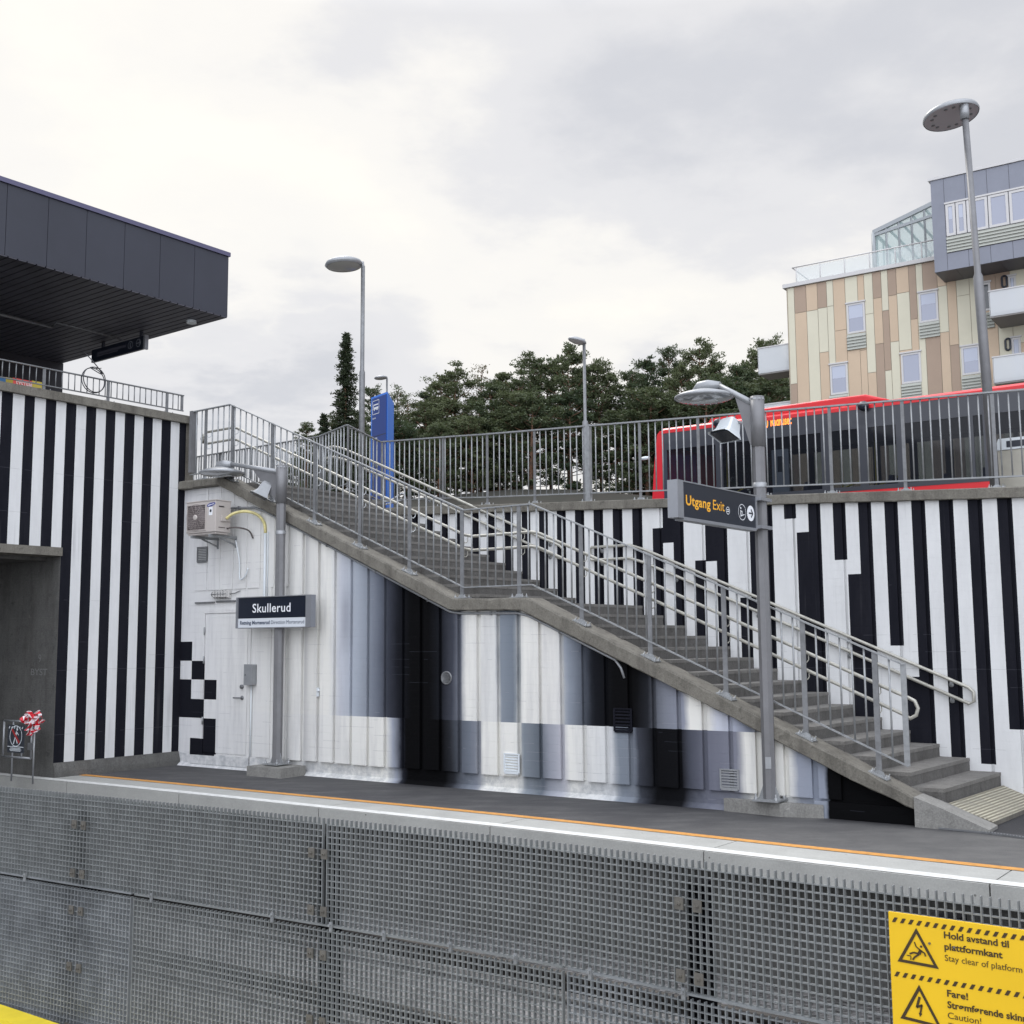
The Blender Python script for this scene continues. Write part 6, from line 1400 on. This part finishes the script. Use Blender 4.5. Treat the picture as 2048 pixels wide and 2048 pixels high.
PF = Frame(AF(0, -1.6, 0), ad, an); a0, za_ = PF.px(*z8(795, 1075)); a1_, zb_ = PF.px(*z8(1225, 865)); g = MB(); gl = MB(); dep_ = 6.; zrf = zroof
def slope(s): return za_+(zb_-za_)*(s-a0)/(a1_-a0)
g.tube([PF(a0, 0, zrf), PF(a0, 0, za_)], .11, 6); g.bar(PF(a0, 0, za_), PF(a1_+1, 0, slope(a1_+1)), .16, .2); g.bar(PF(a0, 0, za_-.15), PF(a1_+1, 0, za_+.35), .12, .14)
g.bar(PF(a0, 0, za_), PF(a0, -dep_, za_), .12, .14); g.tube([PF(a0, -dep_, zrf), PF(a0, -dep_, za_)], .09, 6)
for k in range(5): g.bar(PF(a0, -dep_*(k+.5)/5.5, zrf), PF(a0, -dep_*(k+.5)/5.5, za_), .07, .07, V((1, 0, 0)))
for k in range(1, 5):
    s = a0+(a1_-a0)*k/4.5; g.bar(PF(s, 0, zrf), PF(s, 0, slope(s)), .08, .08, V((1, 0, 0))); g.bar(PF(s, 0, slope(s)), PF(s, -dep_, slope(s)), .09, .1); g.tube([PF(s, -dep_, zrf), PF(s, -dep_, slope(s))], .05, 6)
g.bar(PF(a0, -dep_, za_), PF(a1_+1, -dep_, slope(a1_+1)), .12, .14)
pv = g.build('pavilion_frame', simple('pavilion_steel', (.30, .32, .33), .5, .2), T)
gl.quad(PF(a0, 0, za_), PF(a1_+1, 0, slope(a1_+1)), PF(a1_+1, -dep_, slope(a1_+1)), PF(a0, -dep_, za_)); gl.quad(PF(a0, -.02, zrf), PF(a1_+1, -.02, zrf), PF(a1_+1, -.02, slope(a1_+1)), PF(a0, -.02, za_)); gl.quad(PF(a0, -.02, zrf), PF(a0, -dep_, zrf), PF(a0, -dep_, za_), PF(a0, -.02, za_))
gl.build('pavilion_glass', m_green, T, recalc=False)

# ------------------------------------------------------------------ hill and trees
def hillz(x, y):
    f = max(0, min(1, (y-58)/52)); f = f*f*(3-2*f); b = max(0, min(1, (y-128)/40)); lx = max(0, min(1, (x+42)/26)); lx = lx*lx*(3-2*lx)
    return 2.2+(13.6*f*(1-.9*b))*(.25+.75*lx)+.5*math.sin(x*.21+y*.13)*f
g = MB(); XS_ = list(range(-100, 161, 5)); YS_ = list(range(50, 221, 5)); n_ = len(YS_)
g.v = [V((x, y, hillz(x, y))) for x in XS_ for y in YS_]
for i in range(len(XS_)-1):
    for j in range(n_-1): g.f.append([i*n_+j, (i+1)*n_+j, (i+1)*n_+j+1, i*n_+j+1]); g.m.append(0); g.smooth.append(True)
struct(g.build('hill', simple('forest_floor', (.020, .016, .010), .95, c2=(.010, .012, .006), nscale=.6, bump=1, bscale=3), recalc=False))
def foliage(name, c, c2):
    mt, t = newmat(name); nb = NB(t); b = pbsdf(t); b.inputs['Roughness'].default_value = .65; b.inputs['Specular IOR Level'].default_value = .25
    oi = nb.n('ShaderNodeObjectInfo'); pos = nb.n('ShaderNodeNewGeometry').outputs['Position']
    f = nb.math('ADD', nb.math('MULTIPLY', oi.outputs['Random'], .45), nb.math('MULTIPLY', nb.noise(pos, 1.3, 5, .7), .75))
    nb.l(nb.ramp(f, [(.3, c2), (.75, c)]), b.inputs['Base Color'])
    tl2 = nb.n('ShaderNodeBsdfTranslucent'); tl2.inputs[0].default_value = (c[0]*1.3, c[1]*1.4, c[2], 1); mx_ = nb.n('ShaderNodeMixShader'); mx_.inputs[0].default_value = .18
    o = [n for n in t.nodes if n.type == 'OUTPUT_MATERIAL'][0]; nb.l(b.outputs[0], mx_.inputs[1]); nb.l(tl2.outputs[0], mx_.inputs[2]); nb.l(mx_.outputs[0], o.inputs[0]); return mt
m_pine = foliage('pine_needles', (.085, .10, .05), (.028, .048, .026)); m_spr = foliage('spruce_needles', (.05, .062, .03), (.025, .036, .02)); m_dead = foliage('bare_twigs', (.16, .14, .10), (.10, .085, .06))
m_bark = simple('pine_bark', (.20, .10, .055), .9, 0, .4, 2, c2=(.07, .05, .038))
def tuft(g, c, r, rnd, n, sz, flat=.6):
    for _ in range(n):
        d = V((rnd.gauss(0, 1), rnd.gauss(0, 1), rnd.gauss(0, 1)*flat)); 
        if d.length > 2.2: continue
        p = c+d*r*.48; a = V((rnd.uniform(-1, 1), rnd.uniform(-1, 1), rnd.uniform(-.2, 1))).normalized(); b = a.cross(V((rnd.uniform(-1, 1), rnd.uniform(-1, 1), rnd.uniform(-1, 1)))).normalized(); s = sz*rnd.uniform(.6, 1.3)
        g.add([p, p+a*s*.5+b*s*.22, p+a*s*1.1, p+a*s*.5-b*s*.22], [(0, 1, 2, 3)])
def pine_meshes(seed, H=13., spread=2.4, base=.35, dens=1.):
    rnd = random.Random(seed); tr = MB(); cr = MB(); lean = V((rnd.uniform(-.5, .5), rnd.uniform(-.4, .4), 0)); path = [V((0, 0, 0))+lean*(k/6)**1.5+V((0, 0, H*.97*k/6)) for k in range(7)]
    tr.tube(path, [.19, .17, .15, .12, .09, .06, .03], 7)
    nbch = 40
    for k in range(nbch):
        f = base+(1-base)*((k+rnd.random())/nbch); p = V((0, 0, H*f))+lean*f**1.5; env = math.sin(math.pi*min(1, (f-base)/(1-base)*.74+.2))**.8
        L_ = spread*env*rnd.uniform(.45, 1.1)+.25; a = k*2.399+rnd.uniform(-.4, .4); up_ = rnd.uniform(.05, .55)+.4*f; d = V((math.cos(a), math.sin(a), up_)).normalized(); e = p+d*L_; mid = p+d*L_*.5-UP*.08*L_
        tr.tube([p, mid, e], [.05, .035, .015], 4, cap=False)
        for q in range(2+int(L_*1.2)):
            c = p+(e-p)*rnd.uniform(.5, 1.08)+V((rnd.uniform(-.35, .35), rnd.uniform(-.35, .35), rnd.uniform(-.1, .35))); tuft(cr, c, rnd.uniform(.32, .68), rnd, int(76*dens), .235, .42)
    tuft(cr, path[-1]+UP*.1, .7, rnd, int(70*dens), .28, .8)
    return tr, cr
def mk(tr, cr, mat):
    a = tr.build('trunk', m_bark); b = cr.build('crown', mat, recalc=False); return a, b
protos = []
for sd_, H, spd, bs, dn in ((1, 13, 2.6, .30, 1), (2, 14, 2.2, .38, 1.), (3, 12.5, 2.9, .28, 1.05), (4, 14.5, 2.3, .45, .8), (5, 12, 2.5, .22, 1.1)): protos.append((mk(*pine_meshes(sd_, H, spd, bs, dn), m_pine), H))
low1 = (mk(*pine_meshes(41, 9.5, 2.9, .02, 1.1), m_pine), 9.5); low2 = (mk(*pine_meshes(42, 9, 2.6, .04, 1.), m_pine), 9.)
sparse = (mk(*pine_meshes(21, 13, 2.0, .35, .33), m_pine), 13.); dead = (mk(*pine_meshes(22, 13, 1.7, .4, .16), m_dead), 13.)
def spruce_meshes(seed, H, R, top=.0, dens=1.):
    rnd = random.Random(seed); tr = MB(); cr = MB(); tr.tube([V((0, 0, 0)), V((0, 0, H*.6)), V((0, 0, H*.99))], [.2, .12, .015], 7)
    n = int(H*7)
    for k in range(n):
        f = k/n; z = H*(.08+.91*f); r = R*(1-f)**.75*rnd.uniform(.65, 1.12)+.12
        if (k//3) % 3 == 2: r *= .72
        for j in range(3):
            a = rnd.uniform(0, 6.28); d = V((math.cos(a), math.sin(a), 0)); e = V((0, 0, z))+d*r-UP*r*.32+UP*.1
            tr.tube([V((0, 0, z)), e], [.02, .008], 3, cap=False)
            for q in range(2+int(r*2.5)):
                c = V((0, 0, z))+(e-V((0, 0, z)))*((q+.7)/(2+int(r*2.5))); tuft(cr, c-UP*.06, .26, rnd, int(17*dens), .24, .5)
    return tr, cr
spruceP = (mk(*spruce_meshes(31, 18, 2.1), m_spr), 18.); smallS = (mk(*spruce_meshes(32, 9, 2.0), m_spr), 9.)
allp = protos+[low1, low2, sparse, dead, spruceP, smallS]; used_p = set()
def tree(name, label, x, ytop, Y, proto, group, w_=1., basez=None, cat='tree'):
    (a, b), H = proto; q = ony(x, ytop, Y); bz_ = hillz(q.x, Y)-.3 if basez is None else basez; R = thing(name, label, cat, V((q.x, Y, bz_)), group)
    s = (q.z-bz_)/H; R.scale = (s*w_, s*w_, s); R.rotation_euler = (0, 0, random.uniform(0, 6.28))
    if id(a) in used_p: a = dup(a, (0, 0, 0), R); b = dup(b, (0, 0, 0), R)
    else: used_p.add(id(a)); a.parent = R; b.parent = R; a.location = (0, 0, 0); b.location = (0, 0, 0)
    return R
GT = 'trees of the wood beyond the bus road'
tree('spruce_tree', 'tall narrow spruce standing alone left of the street lamp with the dish head', 692, 664, 95, spruceP, GT, 1.15)
P5 = protos
TR = [(613, 852, 100, 4, .9, 'pine', 'small pine top showing lowest at the left end of the wood'), (648, 827, 98, 'S', .9, 'spruce', 'small pointed spruce just left of the tall narrow spruce'),
 (672, 842, 104, 0, .9, 'pine', 'low pine at the foot of the tall narrow spruce on its left'), (722, 835, 104, 2, .8, 'pine', 'low bushy pine behind the dish lamp pole'),
 (748, 783, 118, 3, .8, 'pine', 'thin pine top rising directly behind the blue totem'), (793, 783, 122, 'P', 1.0, 'pine', 'sparse see-through pine directly right of the blue totem'),
 (822, 800, 116, 'P', 1.1, 'pine', 'second see-through pine right of the blue totem, a little shorter'), (856, 788, 118, 1, .9, 'pine', 'rounded pine between the see-through pines and the highest left crown'),
 (882, 770, 122, 0, 1.0, 'pine', 'pine sloping up to the left shoulder of the highest left crown'), (912, 750, 116, 2, 1.15, 'pine', 'broad dense pine with the highest crown in the left part of the wood'), (953, 742, 124, 'D', .9, 'pine', 'pale half bare pine top right of the broad dense pine'),
 (985, 775, 116, 4, 1.1, 'pine', 'dark low pine in the dip left of the slim distant lamp'), (1012, 755, 120, 1, .95, 'pine', 'pine with an uneven flat top between the dip and the tall centre pines'), (1040, 765, 114, 2, .9, 'pine', 'dense pine filling the wood below the tall centre pines'),
 (1064, 724, 118, 0, 1.05, 'pine', 'tall centre pine with rounded top, second left of the slim distant lamp'), (1100, 735, 122, 3, 1.0, 'pine', 'pine between the two tallest centre crowns'), (1135, 712, 117, 2, 1.05, 'pine', 'tallest centre pine directly left of the slim distant lamp head'),
 (1175, 745, 121, 1, .95, 'pine', 'pine whose crown is crossed by the slim distant lamp pole'), (1200, 738, 118, 4, 1.0, 'pine', 'dark dense pine right of the slim distant lamp'), (1232, 775, 120, 0, .8, 'pine', 'lower pine at the deep notch in the middle of the wood'),
 (1270, 750, 118, 3, .95, 'pine', 'pine at the right edge of the deep notch in the wood'), (1296, 724, 120, 1, 1.0, 'pine', 'layered pine left of the spiky topped pine'), (1334, 706, 122, 3, .75, 'pine', 'spiky topped pine above the left end of the bus'),
 (1362, 745, 117, 2, 1.0, 'pine', 'dense pine behind the dish of the exit sign lamp, left side'), (1404, 704, 119, 0, 1.0, 'pine', 'pointed dark pine rising above the exit sign lamp'), (1440, 735, 121, 1, .95, 'pine', 'pine between the exit sign lamp and the apartment balcony'),
 (1475, 745, 117, 4, 1.0, 'pine', 'dark pine just left of the glass balcony'), (1503, 722, 120, 2, 1.0, 'pine', 'tall pine overlapping the glass balcony at its left'), (1542, 690, 122, 3, .9, 'pine', 'thin top seen above the glass balcony of the apartment block'), (1575, 735, 120, 0, 1.0, 'pine', 'last pine of the wood, mostly hidden by the apartment block')]
for x, y, Y_, k, w_, kind, lb_ in TR:
    pr_ = {'S': smallS, 'P': sparse, 'D': dead}.get(k) or P5[k]
    tree(kind+'_tree', lb_, x, y, Y_, pr_, GT, w_*1.0)
rnd = random.Random(17)
for k in range(44):
    x = 600+k*22.5+rnd.uniform(-12, 12); y = np.interp(x, [600, 700, 800, 910, 1000, 1100, 1220, 1330, 1560], [905, 880, 850, 825, 820, 790, 830, 790, 780])+rnd.uniform(-20, 25)
    if 1080 < x < 1260 and k % 4: continue
    tree('pine_tree', 'dark pine lost in the mass of the wood, lower than its neighbours', x, y, 112+rnd.uniform(-7, 3), (low1, low2)[k % 2], 'understorey pines inside the wood', 1.25)
for p in allp:
    if id(p[0][0]) not in used_p:
        for o in p[0]: bpy.data.objects.remove(o)
print('objects', len(bpy.data.objects), 'tops', sum(1 for o in bpy.data.objects if o.parent is None))
